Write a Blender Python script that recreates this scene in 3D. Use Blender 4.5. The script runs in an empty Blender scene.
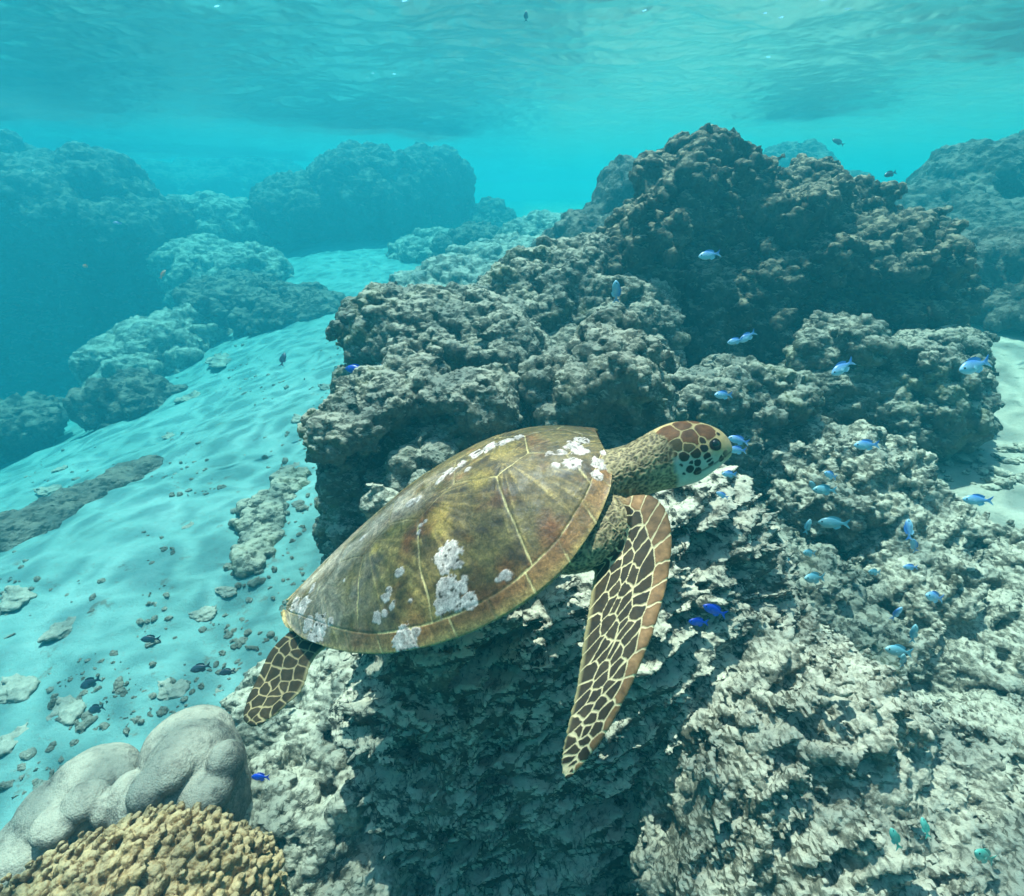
import bpy, math, random
import numpy as np
from mathutils import Vector, Matrix, kdtree

random.seed(7)
RNG = np.random.RandomState(11)
rad = math.radians
scene = bpy.context.scene
COL = scene.collection

# ------------------------------------------------------------------ camera
FPX, W, H = 560.0, 1024, 896
PITCH = rad(24.3)
RIGHT = np.array([1.0, 0, 0])
FWD = np.array([0, math.cos(PITCH), -math.sin(PITCH)])
UP = np.array([0, math.sin(PITCH), math.cos(PITCH)])
cam_data = bpy.data.cameras.new('camera')
cam_data.sensor_width = 36.0
cam_data.lens = 36.0 * FPX / W
cam_data.clip_start = 0.02
cam_data.clip_end = 500
cam = bpy.data.objects.new('camera', cam_data)
cam.location = (0, 0, 0)
cam.rotation_euler = (rad(90) - PITCH, 0, 0)
COL.objects.link(cam)
scene.camera = cam

# ------------------------------------------------------------------ light
SUN_EL, SUN_AZ = rad(71), rad(-18)          # azimuth from +Y, clockwise
sd = bpy.data.lights.new('sun', 'SUN')
sd.energy = 5.0
sd.angle = rad(0.6)
sd.color = (1.0, 0.84, 0.79)
sun = bpy.data.objects.new('sun', sd)
sdir = Vector((math.sin(SUN_AZ) * math.cos(SUN_EL), math.cos(SUN_AZ) * math.cos(SUN_EL), math.sin(SUN_EL)))
sun.rotation_euler = sdir.to_track_quat('Z', 'Y').to_euler()
sun.location = sdir * 30
COL.objects.link(sun)

world = bpy.data.worlds.new('World')
scene.world = world
world.use_nodes = True
wn = world.node_tree.nodes
bg = wn['Background']
sky = wn.new('ShaderNodeTexSky')
sky.sky_type = 'NISHITA'
sky.sun_disc = False
sky.sun_elevation = SUN_EL
sky.sun_rotation = SUN_AZ
world.node_tree.links.new(sky.outputs[0], bg.inputs[0])
bg.inputs[1].default_value = 0.15

vs = scene.view_settings
vs.view_transform = 'Standard'
vs.look = 'None'
vs.gamma = 1
vs.use_curve_mapping = False
vs.exposure = 1.32

cy = scene.cycles
cy.use_denoising = True
cy.denoiser = 'OPENIMAGEDENOISE'
cy.use_adaptive_sampling = True
cy.adaptive_threshold = 0.02
cy.max_bounces = 5
cy.diffuse_bounces = 2
cy.glossy_bounces = 2
cy.transmission_bounces = 2
cy.volume_bounces = 1
cy.transparent_max_bounces = 8
cy.caustics_reflective = False
cy.caustics_refractive = False
cy.sample_clamp_indirect = 4.0

# ------------------------------------------------------------------ helpers
def P(px, py, d):
    x = (px - W / 2) / FPX
    y = (H / 2 - py) / FPX
    return d * (RIGHT * x + FWD + UP * y)

def project(V):
    V = np.asarray(V, float)
    d = V @ FWD
    return np.stack([W / 2 + FPX * (V @ RIGHT) / d, H / 2 - FPX * (V @ UP) / d], -1), d

def tag(o, label=None, cat=None, group=None, kind=None):
    if label: o['label'] = label
    if cat: o['category'] = cat
    if group: o['group'] = group
    if kind: o['kind'] = kind
    return o

def mesh_from(name, V, F, smooth=True):
    me = bpy.data.meshes.new(name)
    V = np.ascontiguousarray(V, np.float32)
    F = np.asarray(F, np.int32)
    n, k = F.shape
    me.vertices.add(len(V)); me.vertices.foreach_set('co', V.ravel())
    me.loops.add(n * k); me.loops.foreach_set('vertex_index', F.ravel())
    me.polygons.add(n)
    me.polygons.foreach_set('loop_start', np.arange(0, n * k, k, dtype=np.int32))
    me.polygons.foreach_set('loop_total', np.full(n, k, np.int32))
    me.polygons.foreach_set('use_smooth', np.full(n, smooth, bool))
    me.update(calc_edges=True)
    me.validate()
    return me

def link(name, me, mat=None, parent=None, loc=None):
    o = bpy.data.objects.new(name, me)
    COL.objects.link(o)
    if mat: me.materials.append(mat)
    if parent: o.parent = parent
    if loc is not None: o.location = loc
    return o

def set_color(me, name, rgb):
    a = me.attributes.new(name, 'FLOAT_COLOR', 'POINT')
    c = np.ones((len(rgb), 4), np.float32); c[:, :3] = rgb
    a.data.foreach_set('color', c.ravel())

def set_float(me, name, v):
    a = me.attributes.new(name, 'FLOAT', 'POINT')
    a.data.foreach_set('value', np.ascontiguousarray(v, np.float32))

# ---- noise
def _hash(ix, iy, iz, seed):
    with np.errstate(over='ignore'):
        h = (ix.astype(np.uint32) * np.uint32(374761393) + iy.astype(np.uint32) * np.uint32(668265263)
             + iz.astype(np.uint32) * np.uint32(2246822519) + np.uint32((seed * 3266489917) & 0xffffffff))
        h ^= h >> np.uint32(15); h *= np.uint32(2246822519)
        h ^= h >> np.uint32(13); h *= np.uint32(3266489917)
        h ^= h >> np.uint32(16)
    return h

_G = np.random.RandomState(3).normal(size=(64, 3)); _G /= np.linalg.norm(_G, axis=1)[:, None]
_G = _G.astype(np.float32)

def pnoise(Pn, seed=0):
    Pn = np.asarray(Pn, np.float32)
    i = np.floor(Pn); f = Pn - i; i = i.astype(np.int32)
    u = f * f * f * (f * (f * 6 - 15) + 10)
    out = 0
    for dx in (0, 1):
        wx = u[:, 0] if dx else 1 - u[:, 0]
        for dy in (0, 1):
            wy = u[:, 1] if dy else 1 - u[:, 1]
            for dz in (0, 1):
                wz = u[:, 2] if dz else 1 - u[:, 2]
                g = _G[_hash(i[:, 0] + dx, i[:, 1] + dy, i[:, 2] + dz, seed) & np.uint32(63)]
                d = g[:, 0] * (f[:, 0] - dx) + g[:, 1] * (f[:, 1] - dy) + g[:, 2] * (f[:, 2] - dz)
                out = out + wx * wy * wz * d
    return out * 1.6

def fbm(Pn, octaves=4, seed=0, gain=0.5, lac=2.03):
    a, s, t = 1.0, 0, 0
    for o in range(octaves):
        s = s + a * pnoise(np.asarray(Pn) * lac ** o + 17.3 * o, seed + o); t += a; a *= gain
    return s / t

def ridged(Pn, octaves=3, seed=0, gain=0.55, lac=2.1):
    a, s, t = 1.0, 0, 0
    for o in range(octaves):
        s = s + a * (1 - 2.2 * np.abs(pnoise(np.asarray(Pn) * lac ** o + 9.1 * o, seed + o))); t += a; a *= gain
    return s / t

def worley(Pn, seed=0):
    Pn = np.asarray(Pn, np.float32)
    i = np.floor(Pn).astype(np.int32); f = Pn - i
    best = np.full(len(Pn), 9.0, np.float32)
    for dx in (-1, 0, 1):
        for dy in (-1, 0, 1):
            for dz in (-1, 0, 1):
                h = _hash(i[:, 0] + dx, i[:, 1] + dy, i[:, 2] + dz, seed)
                jx = (h & np.uint32(1023)) / 1023.0; jy = ((h >> np.uint32(10)) & np.uint32(1023)) / 1023.0
                jz = ((h >> np.uint32(20)) & np.uint32(1023)) / 1023.0
                d = (dx + jx - f[:, 0]) ** 2 + (dy + jy - f[:, 1]) ** 2 + (dz + jz - f[:, 2]) ** 2
                best = np.minimum(best, d)
    return np.sqrt(best)

# ---- implicit surface to mesh
CORN = [(0,0,0),(1,0,0),(0,1,0),(1,1,0),(0,0,1),(1,0,1),(0,1,1),(1,1,1)]
EDG = [(0,1),(2,3),(4,5),(6,7),(0,2),(1,3),(4,6),(5,7),(0,4),(1,5),(2,6),(3,7)]
def surface_nets(F, org, h):
    S = F < 0
    nx, ny, nz = F.shape
    c = np.zeros((nx-1, ny-1, nz-1), np.int8)
    for dx, dy, dz in CORN:
        c += S[dx:nx-1+dx, dy:ny-1+dy, dz:nz-1+dz]
    act = (c > 0) & (c < 8)
    I = np.argwhere(act)
    idx = np.full(act.shape, -1, np.int32); idx[act] = np.arange(len(I))
    fv = [F[I[:,0]+a, I[:,1]+b, I[:,2]+e] for a, b, e in CORN]
    acc = np.zeros((len(I), 3)); cnt = np.zeros(len(I))
    for a, b in EDG:
        m = (fv[a] < 0) != (fv[b] < 0)
        t = fv[a][m] / (fv[a][m] - fv[b][m])
        ca, cb = np.array(CORN[a], float), np.array(CORN[b], float)
        acc[m] += ca + t[:, None] * (cb - ca); cnt[m] += 1
    V = org + (I + acc / cnt[:, None]) * h
    quads = []
    for ax in range(3):
        u, v = [(1,2),(2,0),(0,1)][ax]
        sl0 = [slice(None)]*3; sl1 = [slice(None)]*3
        sl0[ax] = slice(0, -1); sl1[ax] = slice(1, None)
        A, B = S[tuple(sl0)], S[tuple(sl1)]
        E = np.argwhere(A != B)
        ok = (E[:,u] > 0) & (E[:,v] > 0) & (E[:,u] < F.shape[u]-1) & (E[:,v] < F.shape[v]-1)
        E = E[ok]
        flip = A[E[:,0], E[:,1], E[:,2]]
        du = np.zeros(3, int); du[u] = 1; dv = np.zeros(3, int); dv[v] = 1
        q = []
        for off in (0*du, -du, -du-dv, -dv):
            e = E + off
            q.append(idx[e[:,0], e[:,1], e[:,2]])
        q = np.stack(q, 1)
        q[flip] = q[flip][:, ::-1]
        quads.append(q)
    Q = np.concatenate(quads)[:, ::-1]
    return V, Q

def vnormals(V, Q):
    n = np.cross(V[Q[:,2]] - V[Q[:,0]], V[Q[:,3]] - V[Q[:,1]])
    N = np.zeros_like(V)
    for k in range(4):
        for a in range(3):
            N[:, a] += np.bincount(Q[:,k], n[:,a], len(V))
    return N / (np.linalg.norm(N, axis=1)[:, None] + 1e-12)

def keep_largest(V, Q):
    """Drop small floating crumbs left by strong noise."""
    lab = np.arange(len(V))
    while True:
        m = lab[Q].min(1)
        new = lab.copy()
        for k in range(4):
            np.minimum.at(new, Q[:,k], m)
        new = new[new]
        if (new == lab).all(): break
        lab = new
    cnt = np.bincount(lab, minlength=len(V))
    big = lab == cnt.argmax()
    remap = np.cumsum(big) - 1
    Qk = Q[big[Q[:,0]]]
    return V[big], remap[Qk]

# ------------------------------------------------------------------ materials
def new_mat(name):
    m = bpy.data.materials.new(name); m.use_nodes = True
    nt = m.node_tree; nt.nodes.clear()
    out = nt.nodes.new('ShaderNodeOutputMaterial')
    b = nt.nodes.new('ShaderNodeBsdfPrincipled')
    nt.links.new(b.outputs[0], out.inputs[0])
    return m, nt, b, out

def ramp(nt, stops, fac):
    r = nt.nodes.new('ShaderNodeValToRGB')
    e = r.color_ramp.elements
    e[0].position, e[0].color = stops[0][0], (*stops[0][1], 1)
    e[1].position, e[1].color = stops[-1][0], (*stops[-1][1], 1)
    for p, c in stops[1:-1]:
        x = e.new(p); x.color = (*c, 1)
    nt.links.new(fac, r.inputs[0])
    return r.outputs[0]

def noise(nt, vec, scale, detail=6, rough=0.6, dist=0.0):
    n = nt.nodes.new('ShaderNodeTexNoise')
    n.inputs['Scale'].default_value = scale; n.inputs['Detail'].default_value = detail
    n.inputs['Roughness'].default_value = rough; n.inputs['Distortion'].default_value = dist
    nt.links.new(vec, n.inputs['Vector'])
    return n.outputs[0]

def math_(nt, op, a, b=None, c=None, clamp=False):
    n = nt.nodes.new('ShaderNodeMath'); n.operation = op; n.use_clamp = clamp
    for i, v in enumerate((a, b, c)):
        if v is None: continue
        if isinstance(v, (int, float)): n.inputs[i].default_value = v
        else: nt.links.new(v, n.inputs[i])
    return n.outputs[0]

def mixc(nt, fac, a, b):
    n = nt.nodes.new('ShaderNodeMix'); n.data_type = 'RGBA'
    for i, v in ((0, fac), (6, a), (7, b)):
        if isinstance(v, (int, float)): n.inputs[i].default_value = v
        elif isinstance(v, tuple): n.inputs[i].default_value = (*v, 1)
        else: nt.links.new(v, n.inputs[i])
    return n.outputs[2]

def maprange(nt, v, a, b, c=0.0, d=1.0):
    n = nt.nodes.new('ShaderNodeMapRange'); n.interpolation_type = 'SMOOTHSTEP'
    nt.links.new(v, n.inputs[0])
    for i, x in enumerate((a, b, c, d)): n.inputs[i+1].default_value = x
    return n.outputs[0]

def rock_mat(name, stops, scale=6.0, silt_light=None, silt_light_amt=0.6, tint=None, fine=(40.0, 0.008), lump=None, rough=0.9):
    m, nt, b, out = new_mat(name)
    tc = nt.nodes.new('ShaderNodeTexCoord').outputs['Object']
    n1 = noise(nt, tc, scale, 9, 0.68, 0.4)
    col = ramp(nt, stops, n1)
    if tint:                                             # patches of coralline or turf algae
        n2 = noise(nt, tc, tint[1], 5, 0.6, 0.8)
        col = mixc(nt, maprange(nt, n2, 0.52, 0.64, 0, tint[2]), col, tint[0])
    n4 = noise(nt, tc, scale * 9, 4, 0.7)
    hs = nt.nodes.new('ShaderNodeHueSaturation')
    nt.links.new(maprange(nt, n4, 0.25, 0.75, 0.55, 1.5), hs.inputs['Value'])
    nt.links.new(col, hs.inputs['Color']); col = hs.outputs[0]
    if silt_light:                                         # pale silt on upward faces, with their sunlit brightness put into the colour
        g = nt.nodes.new('ShaderNodeNewGeometry')
        sx = nt.nodes.new('ShaderNodeSeparateXYZ'); nt.links.new(g.outputs['True Normal'], sx.inputs[0])
        n3 = noise(nt, tc, scale * 3, 6, 0.65)
        k = math_(nt, 'ADD', sx.outputs[2], math_(nt, 'MULTIPLY', math_(nt, 'SUBTRACT', n3, 0.5), 2.2))
        col = mixc(nt, maprange(nt, k, 0.4, 1.05, 0, silt_light_amt), col, silt_light)
    nt.links.new(col, b.inputs['Base Color'])
    b.inputs['Roughness'].default_value = rough
    b.inputs['Specular IOR Level'].default_value = 0.2
    hgt = math_(nt, 'MULTIPLY', math_(nt, 'SUBTRACT', noise(nt, tc, fine[0], 8, 0.72), 0.5), fine[1])
    if lump:
        v = nt.nodes.new('ShaderNodeTexVoronoi'); v.inputs['Scale'].default_value = lump[0]
        nt.links.new(tc, v.inputs['Vector'])
        hgt = math_(nt, 'ADD', hgt, math_(nt, 'MULTIPLY', math_(nt, 'SUBTRACT', 0.4, v.outputs['Distance']), lump[1]))
    dn = nt.nodes.new('ShaderNodeDisplacement')
    dn.inputs['Midlevel'].default_value = 0; dn.inputs['Scale'].default_value = 1
    nt.links.new(hgt, dn.inputs['Height']); nt.links.new(dn.outputs[0], out.inputs['Displacement'])
    m.displacement_method = 'BOTH'
    return m

# ------------------------------------------------------------------ seabed, water, haze
def far(d): return d if d < 5.5 else 5.5 + (d - 5.5) * 1.9
_CT = [P(60, 760, 1.95), P(250, 700, 2.1), P(0, 560, 3.1), P(150, 460, 4.5), P(350, 330, far(6.4)), P(480, 235, far(11)),
       P(100, 390, far(9.0)), P(0, 400, far(9.0)), P(1000, 450, 2.95), P(960, 470, 2.75), P(900, 590, 2.15), P(750, 545, 2.45),
       P(430, 300, far(7.2)), P(225, 300, far(8.4)), P(205, 235, far(11)), P(190, 205, far(14)), P(-70, 392, far(9.2)), P(-200, 385, far(9.2)), P(300, 800, 1.85), P(560, 240, far(9.5)), P(990, 300, 5.2), P(1020, 270, far(7))]
_CT = np.array(_CT + [np.array(p, float) for p in
       [(0.2, 1.5, -1.75), (0.9, 1.1, -1.7), (-0.9, 0.3, -1.9), (1.5, 0, -1.7), (0, -4, -1.9), (12, 13, -0.6), (0, 30, -0.5), (-18, 18, -4.0),
        (14, 0, -1.2), (-12, 0, -2.8), (-8, 40, -0.7), (14, 30, -0.5), (-40, 10, -1.5), (40, 10, -0.8), (0, 60, -0.5), (0, -40, -2)]])
def _tps(r2): return 0.5 * r2 * np.log(r2 + 1e-9)
_SC = 6.0
_cx, _cy = np.arcsinh(_CT[:, 0] / _SC), np.arcsinh(_CT[:, 1] / _SC)
_K = _tps((_cx[:, None] - _cx) ** 2 + (_cy[:, None] - _cy) ** 2) + 0.012 * np.eye(len(_CT))
_Pm = np.c_[np.ones(len(_CT)), _cx, _cy]
_Wt = np.linalg.solve(np.block([[_K, _Pm], [_Pm.T, np.zeros((3, 3))]]), np.r_[_CT[:, 2], 0, 0, 0])
def Hbase(x, y):
    """Smooth sea floor through the levels seen in the photo."""
    x = np.arcsinh(np.asarray(x, float) / _SC); y = np.arcsinh(np.asarray(y, float) / _SC)
    z = _Wt[-3] + _Wt[-2] * x + _Wt[-1] * y
    for a, b_, w in zip(_cx, _cy, _Wt): z = z + w * _tps((x - a) ** 2 + (y - b_) ** 2)
    return np.clip(z, -6.5, .2)

def Hsea(x, y):
    x = np.asarray(x, float); y = np.asarray(y, float)
    q = np.stack([x.ravel(), y.ravel(), 0 * x.ravel()], 1)
    n = 0.10 * fbm(q * 0.55, 3, 5) + 0.05 * fbm(q * 2.3 + 4, 3, 9) + 0.012 * fbm(q * 9, 2, 21)
    rp = np.stack([x.ravel() * 3 + y.ravel() * 3, (y.ravel() - 0.6 * x.ravel()) * 7, 0 * x.ravel()], 1)
    n = n + 0.010 * np.maximum(0, ridged(rp, 1, 31))
    return Hbase(x, y) + n.reshape(x.shape)

def ground(px, py):
    """Where the line of sight through a pixel meets the seabed."""
    r = P(px, py, 1.0)
    for t in np.arange(1.0, 40, 0.02):
        p = r * t
        if p[2] < Hsea(p[0:1], p[1:2])[0]:
            return p, t
    return r * 40, 40

def stretch(n, half, k):
    s = np.linspace(-1, 1, n)
    return np.sinh(s * k) / math.sinh(k) * half

gx = stretch(620, 62, 5.2); gy = stretch(620, 62, 5.2) + 2.2
X, Y = np.meshgrid(gx, gy, indexing='ij')
Z = Hsea(X, Y)
n_, m_ = X.shape
ii = np.arange(n_ * m_).reshape(n_, m_)
Q = np.stack([ii[:-1,:-1], ii[1:,:-1], ii[1:,1:], ii[:-1,1:]], -1).reshape(-1, 4)
msand, nt, b, out = new_mat('coral sand with water veil tint')
tc = nt.nodes.new('ShaderNodeTexCoord').outputs['Object']
c = ramp(nt, [(0.3, (0.11, 0.23, 0.22)), (0.5, (0.155, 0.31, 0.30)), (0.7, (0.23, 0.39, 0.375))], noise(nt, tc, 2.2, 8, 0.65))  # turquoise of the water veil put into this sand colour
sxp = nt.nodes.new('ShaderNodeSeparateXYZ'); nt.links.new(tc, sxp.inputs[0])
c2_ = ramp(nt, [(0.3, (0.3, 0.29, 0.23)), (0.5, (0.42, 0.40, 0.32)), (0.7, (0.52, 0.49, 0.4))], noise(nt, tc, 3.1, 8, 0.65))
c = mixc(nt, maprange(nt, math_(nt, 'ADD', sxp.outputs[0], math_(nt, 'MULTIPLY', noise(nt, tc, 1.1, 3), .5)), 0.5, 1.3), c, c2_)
spk = noise(nt, tc, 9, 7, 0.75)                          # broken shell and weed scraps in the sand
c = mixc(nt, maprange(nt, spk, 0.58, 0.68, 0, 0.75), c, (0.14, 0.14, 0.11))
spk2 = noise(nt, tc, 60, 4, 0.7)
c = mixc(nt, maprange(nt, spk2, 0.55, 0.72, 0, 0.5), c, (0.2, 0.19, 0.15))
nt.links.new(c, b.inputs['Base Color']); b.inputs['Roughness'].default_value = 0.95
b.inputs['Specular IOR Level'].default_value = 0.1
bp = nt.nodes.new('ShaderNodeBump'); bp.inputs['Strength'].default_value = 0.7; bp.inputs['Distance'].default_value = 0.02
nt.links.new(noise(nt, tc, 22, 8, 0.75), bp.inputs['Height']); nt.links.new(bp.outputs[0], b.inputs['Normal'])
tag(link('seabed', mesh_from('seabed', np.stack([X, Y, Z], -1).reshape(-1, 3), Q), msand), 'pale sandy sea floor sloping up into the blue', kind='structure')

WATER_Z = 1.35
gx = stretch(520, 62, 4.0); gy = stretch(520, 62, 4.0) + 5
X, Y = np.meshgrid(gx, gy, indexing='ij')
q = np.stack([X.ravel(), Y.ravel(), 0 * X.ravel()], 1)
Z = 0.11 * fbm(q * np.array([0.42, 0.8, 1]), 2, 77) + 0.085 * fbm(q * np.array([1.1, 1.9, 1]), 2, 78) + 0.022 * fbm(q * np.array([4.5, 7, 1]), 2, 79)
Z = WATER_Z + Z.reshape(X.shape)
n_, m_ = X.shape
ii = np.arange(n_ * m_).reshape(n_, m_)
Q = np.stack([ii[:-1,:-1], ii[1:,:-1], ii[1:,1:], ii[:-1,1:]], -1).reshape(-1, 4)
mw = bpy.data.materials.new('rippled water surface'); mw.use_nodes = True
nt = mw.node_tree; nt.nodes.clear()
out = nt.nodes.new('ShaderNodeOutputMaterial')
tr = nt.nodes.new('ShaderNodeBsdfTransparent'); gl = nt.nodes.new('ShaderNodeBsdfGlossy'); gl.inputs['Roughness'].default_value = 0.42
mx = nt.nodes.new('ShaderNodeMixShader'); fr = nt.nodes.new('ShaderNodeFresnel'); fr.inputs['IOR'].default_value = 1.33
tc = nt.nodes.new('ShaderNodeTexCoord').outputs['Object']
bp = nt.nodes.new('ShaderNodeBump'); bp.inputs['Strength'].default_value = 0.9; bp.inputs['Distance'].default_value = 0.09
nt.links.new(noise(nt, tc, 3.4, 2, 0.5), bp.inputs['Height'])
nt.links.new(bp.outputs[0], gl.inputs['Normal']); nt.links.new(bp.outputs[0], fr.inputs['Normal'])
nt.links.new(fr.outputs[0], mx.inputs[0]); nt.links.new(tr.outputs[0], mx.inputs[1]); nt.links.new(gl.outputs[0], mx.inputs[2])
vo = nt.nodes.new('ShaderNodeTexVoronoi'); vo.feature = 'DISTANCE_TO_EDGE'; vo.inputs['Scale'].default_value = 3.2
wp = nt.nodes.new('ShaderNodeTexNoise'); wp.inputs['Scale'].default_value = 2.4; wp.inputs['Detail'].default_value = 2
nt.links.new(tc, wp.inputs['Vector'])
va = nt.nodes.new('ShaderNodeVectorMath'); va.operation = 'MULTIPLY_ADD'; va.inputs[1].default_value = (.45, .45, .45)
nt.links.new(wp.outputs['Color'], va.inputs[0]); nt.links.new(tc, va.inputs[2]); nt.links.new(va.outputs[0], vo.inputs['Vector'])
nt.links.new(mixc(nt, maprange(nt, vo.outputs['Distance'], 0.0, .26), (1.0, 1.0, 1.0), (.5, .5, .5)), tr.inputs[0])  # transmission tint stands in for caustics, dappling the sunlight below
nt.links.new(mx.outputs[0], out.inputs[0])
tag(link('water_surface', mesh_from('water_surface', np.stack([X, Y, Z], -1).reshape(-1, 3), Q), mw), 'rippled underside of the sea surface', kind='structure')

def add_haze():
    mh = bpy.data.materials.new('sea water'); mh.use_nodes = True
    nt = mh.node_tree; nt.nodes.clear()
    out = nt.nodes.new('ShaderNodeOutputMaterial')
    pv = nt.nodes.new('ShaderNodeVolumePrincipled')
    pv.inputs['Density'].default_value = 0.165
    pv.inputs['Color'].default_value = (0.02, 0.225, 0.30, 1)
    pv.inputs['Absorption Color'].default_value = (0.0, 0.62, 0.66, 1)
    pv.inputs['Anisotropy'].default_value = 0.45
    nt.links.new(pv.outputs[0], out.inputs['Volume'])
    a, z0, z1 = 66.0, -8.0, WATER_Z + 0.3
    V = [(x, y, z) for z in (z0, z1) for x, y in ((-a, -a+2), (a, -a+2), (a, a+2), (-a, a+2))]
    F = [(3,2,1,0), (4,5,6,7), (0,1,5,4), (1,2,6,5), (2,3,7,6), (3,0,4,7)]
    tag(link('haze', mesh_from('haze', np.array(V), F, False), mh), 'blue green sea water that fades far things', kind='stuff')
add_haze()

# ------------------------------------------------------------------ reef rocks
def ell(px, py, d, rx, ry, rdep):
    """Ellipsoid given by where it shows, its distance and its real depth."""
    d0, d = d, far(d)
    return (P(px, py, d), np.array([rx * d / FPX, rdep * d / d0, ry * d / FPX]))

def rock_field(blobs, h, k, warp, noises, pad):
    lo = np.min([c - r for c, r in blobs], 0) - pad; hi = np.max([c + r for c, r in blobs], 0) + pad
    n = np.ceil((hi - lo) / h).astype(int) + 1
    ax = [lo[i] + h * np.arange(n[i]) for i in range(3)]
    F = np.full(n, 1e3, np.float32)
    for c, r in blobs:
        q = np.sqrt((((ax[0] - c[0]) / r[0]) ** 2)[:, None, None] + (((ax[1] - c[1]) / r[1]) ** 2)[None, :, None]
                    + (((ax[2] - c[2]) / r[2]) ** 2)[None, None, :])
        d = ((q - 1) * min(r)).astype(np.float32)
        hh = np.clip(0.5 + 0.5 * (F - d) / k, 0, 1)
        F = F * (1 - hh) + d * hh - k * hh * (1 - hh)
    rest = sum(a for a, *_ in noises) * 1.15 + 2 * h
    m = np.argwhere(np.abs(F) < rest)
    val = F[m[:,0], m[:,1], m[:,2]]
    wv = None
    for j, (amp, fr, typ, rot) in enumerate(sorted(noises, key=lambda t: t[1])):
        pts = lo + m * h
        if warp and wv is None: wv = warp * np.stack([pnoise(pts * 2.1 + 3 * s, 50 + s) for s in range(3)], 1)
        q = pts @ rot.T if rot is not None else pts
        if warp: q = q + wv
        if typ == 'fbm': v = fbm(q * fr, 2, 100 + j)
        elif typ == 'ridge': v = ridged(q * fr, 2, 120 + j)
        elif typ == 'lump': v = 1 - 1.5 * worley(q * fr, 140 + j) ** 2
        elif typ == 'pit': v = -2.6 * np.maximum(0, pnoise(q * fr, 160 + j) - .12)
        val = val - amp * v
        rest -= amp * 1.15
        F[m[:,0], m[:,1], m[:,2]] = val
        near = np.abs(val) < max(rest, 2 * h)
        m, val = m[near], val[near]
        if wv is not None: wv = wv[near]
    F[0] = F[-1] = 1; F[:, 0] = F[:, -1] = 1; F[:, :, 0] = F[:, :, -1] = 1
    return F, lo

QH = 1.0
def rock(name, label, cat, blobs, h, mat, k=0.06, noises=(), vdisp=(), warp=0.0, group=None, subdiv=0):
    h = h * QH
    feet = []
    bots = np.array([c[2] - r[2] for c, r in blobs]); tops = max(c[2] + r[2] for c, r in blobs)
    for (c, r), bt in zip(blobs, bots):                   # carry the lowest lumps down to the sea floor
        g = float(Hsea(c[0:1], c[1:2])[0])
        if bt < bots.min() + .3 * (tops - bots.min()) and g - .1 * r[2] < bt:
            top = c[2] + .1 * r[2]; low = g - .25 * r[2]
            feet.append((np.array([c[0], c[1] + .1 * r[1], (top + low) / 2]), np.array([.92 * r[0], .9 * r[1], (top - low) / 2])))
    blobs = list(blobs) + feet
    dm = float(np.mean([c @ FWD for c, r in blobs]))
    if dm > 5.5:                                          # far rocks are bigger, so are their features
        fs = dm / (5.5 + (dm - 5.5) / 1.9)
        h, k, warp = h * fs, k * fs, warp * fs
        noises = [(n[0] * fs, n[1] / fs) + tuple(n[2:]) for n in noises]; vdisp = [(n[0] * fs, n[1] / fs, n[2]) for n in vdisp]
    pad = sum(a for a, *_ in noises) * 1.1 + 3 * h
    F, lo = rock_field(blobs, h, k, warp, [(n + (None,))[:4] for n in noises], pad)
    V, Q = surface_nets(F, lo, h)
    V, Q = keep_largest(V, Q)
    for j, (amp, fr, typ) in enumerate(vdisp):
        N = vnormals(V, Q)
        if typ == 'lump': v = 1 - 1.6 * worley(V * fr, 200 + j) ** 2
        elif typ == 'ridge': v = ridged(V * fr, 3, 220 + j)
        elif typ == 'pit': v = -2.6 * np.maximum(0, pnoise(V * fr, 260 + j) - .1)
        else: v = fbm(V * fr, 4, 240 + j)
        V = V + N * (amp * v)[:, None]
    base = np.array([V[:,0].mean(), V[:,1].mean(), V[:,2].min()])
    me = mesh_from(name, V - base, Q)
    o = link(name, me, mat, loc=base)
    if subdiv:
        s = o.modifiers.new('fine', 'SUBSURF'); s.subdivision_type = 'SIMPLE'; s.levels = 0; s.render_levels = subdiv
    return tag(o, label, cat, group)

def rotm(ax, ang, sc=(1, 1, 1)):
    return np.diag(sc) @ np.array(Matrix.Rotation(rad(ang), 3, ax))

DARK = rock_mat('dark turf covered reef rock', [(0.3, (0.026, 0.025, 0.019)), (0.5, (0.062, 0.058, 0.043)), (0.7, (0.15, 0.135, 0.095))], 6,
               (0.38, 0.33, 0.23), 0.75, ((0.085, 0.08, 0.06), 3.0, 0.5), (34, 0.02), (26, 0.010))
MID = rock_mat('grey olive reef rock', [(0.3, (0.04, 0.041, 0.032)), (0.5, (0.11, 0.108, 0.083)), (0.7, (0.25, 0.235, 0.18))], 7,
               (0.50, 0.48, 0.38), 0.8, ((0.15, 0.15, 0.07), 3.5, 0.6), (42, 0.022), (30, 0.01))
PALE = rock_mat('pale dead coral', [(0.32, (0.06, 0.055, 0.042)), (0.5, (0.2, 0.18, 0.135)), (0.7, (0.5, 0.45, 0.35))], 11,
               (0.66, 0.60, 0.47), 0.82, ((0.09, 0.075, 0.045), 3.2, 0.85), (60, 0.014), (45, 0.006))
PLATE = rock_mat('weathered plate coral', [(0.3, (0.022, 0.021, 0.018)), (0.5, (0.06, 0.055, 0.044)), (0.7, (0.2, 0.175, 0.13))], 9,
                 (0.66, 0.60, 0.46), 1.0, ((0.12, 0.12, 0.09), 5.0, 0.6), (70, 0.012), (55, 0.005))  # full strength pale tops paint lit edges on the shaded ledges
FAR = rock_mat('far reef rock', [(0.3, (0.03, 0.03, 0.024)), (0.5, (0.07, 0.064, 0.05)), (0.7, (0.14, 0.125, 0.1))], 3,
               (0.42, 0.39, 0.32), 0.55, None, (14, 0.09), (9, 0.05))
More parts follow.
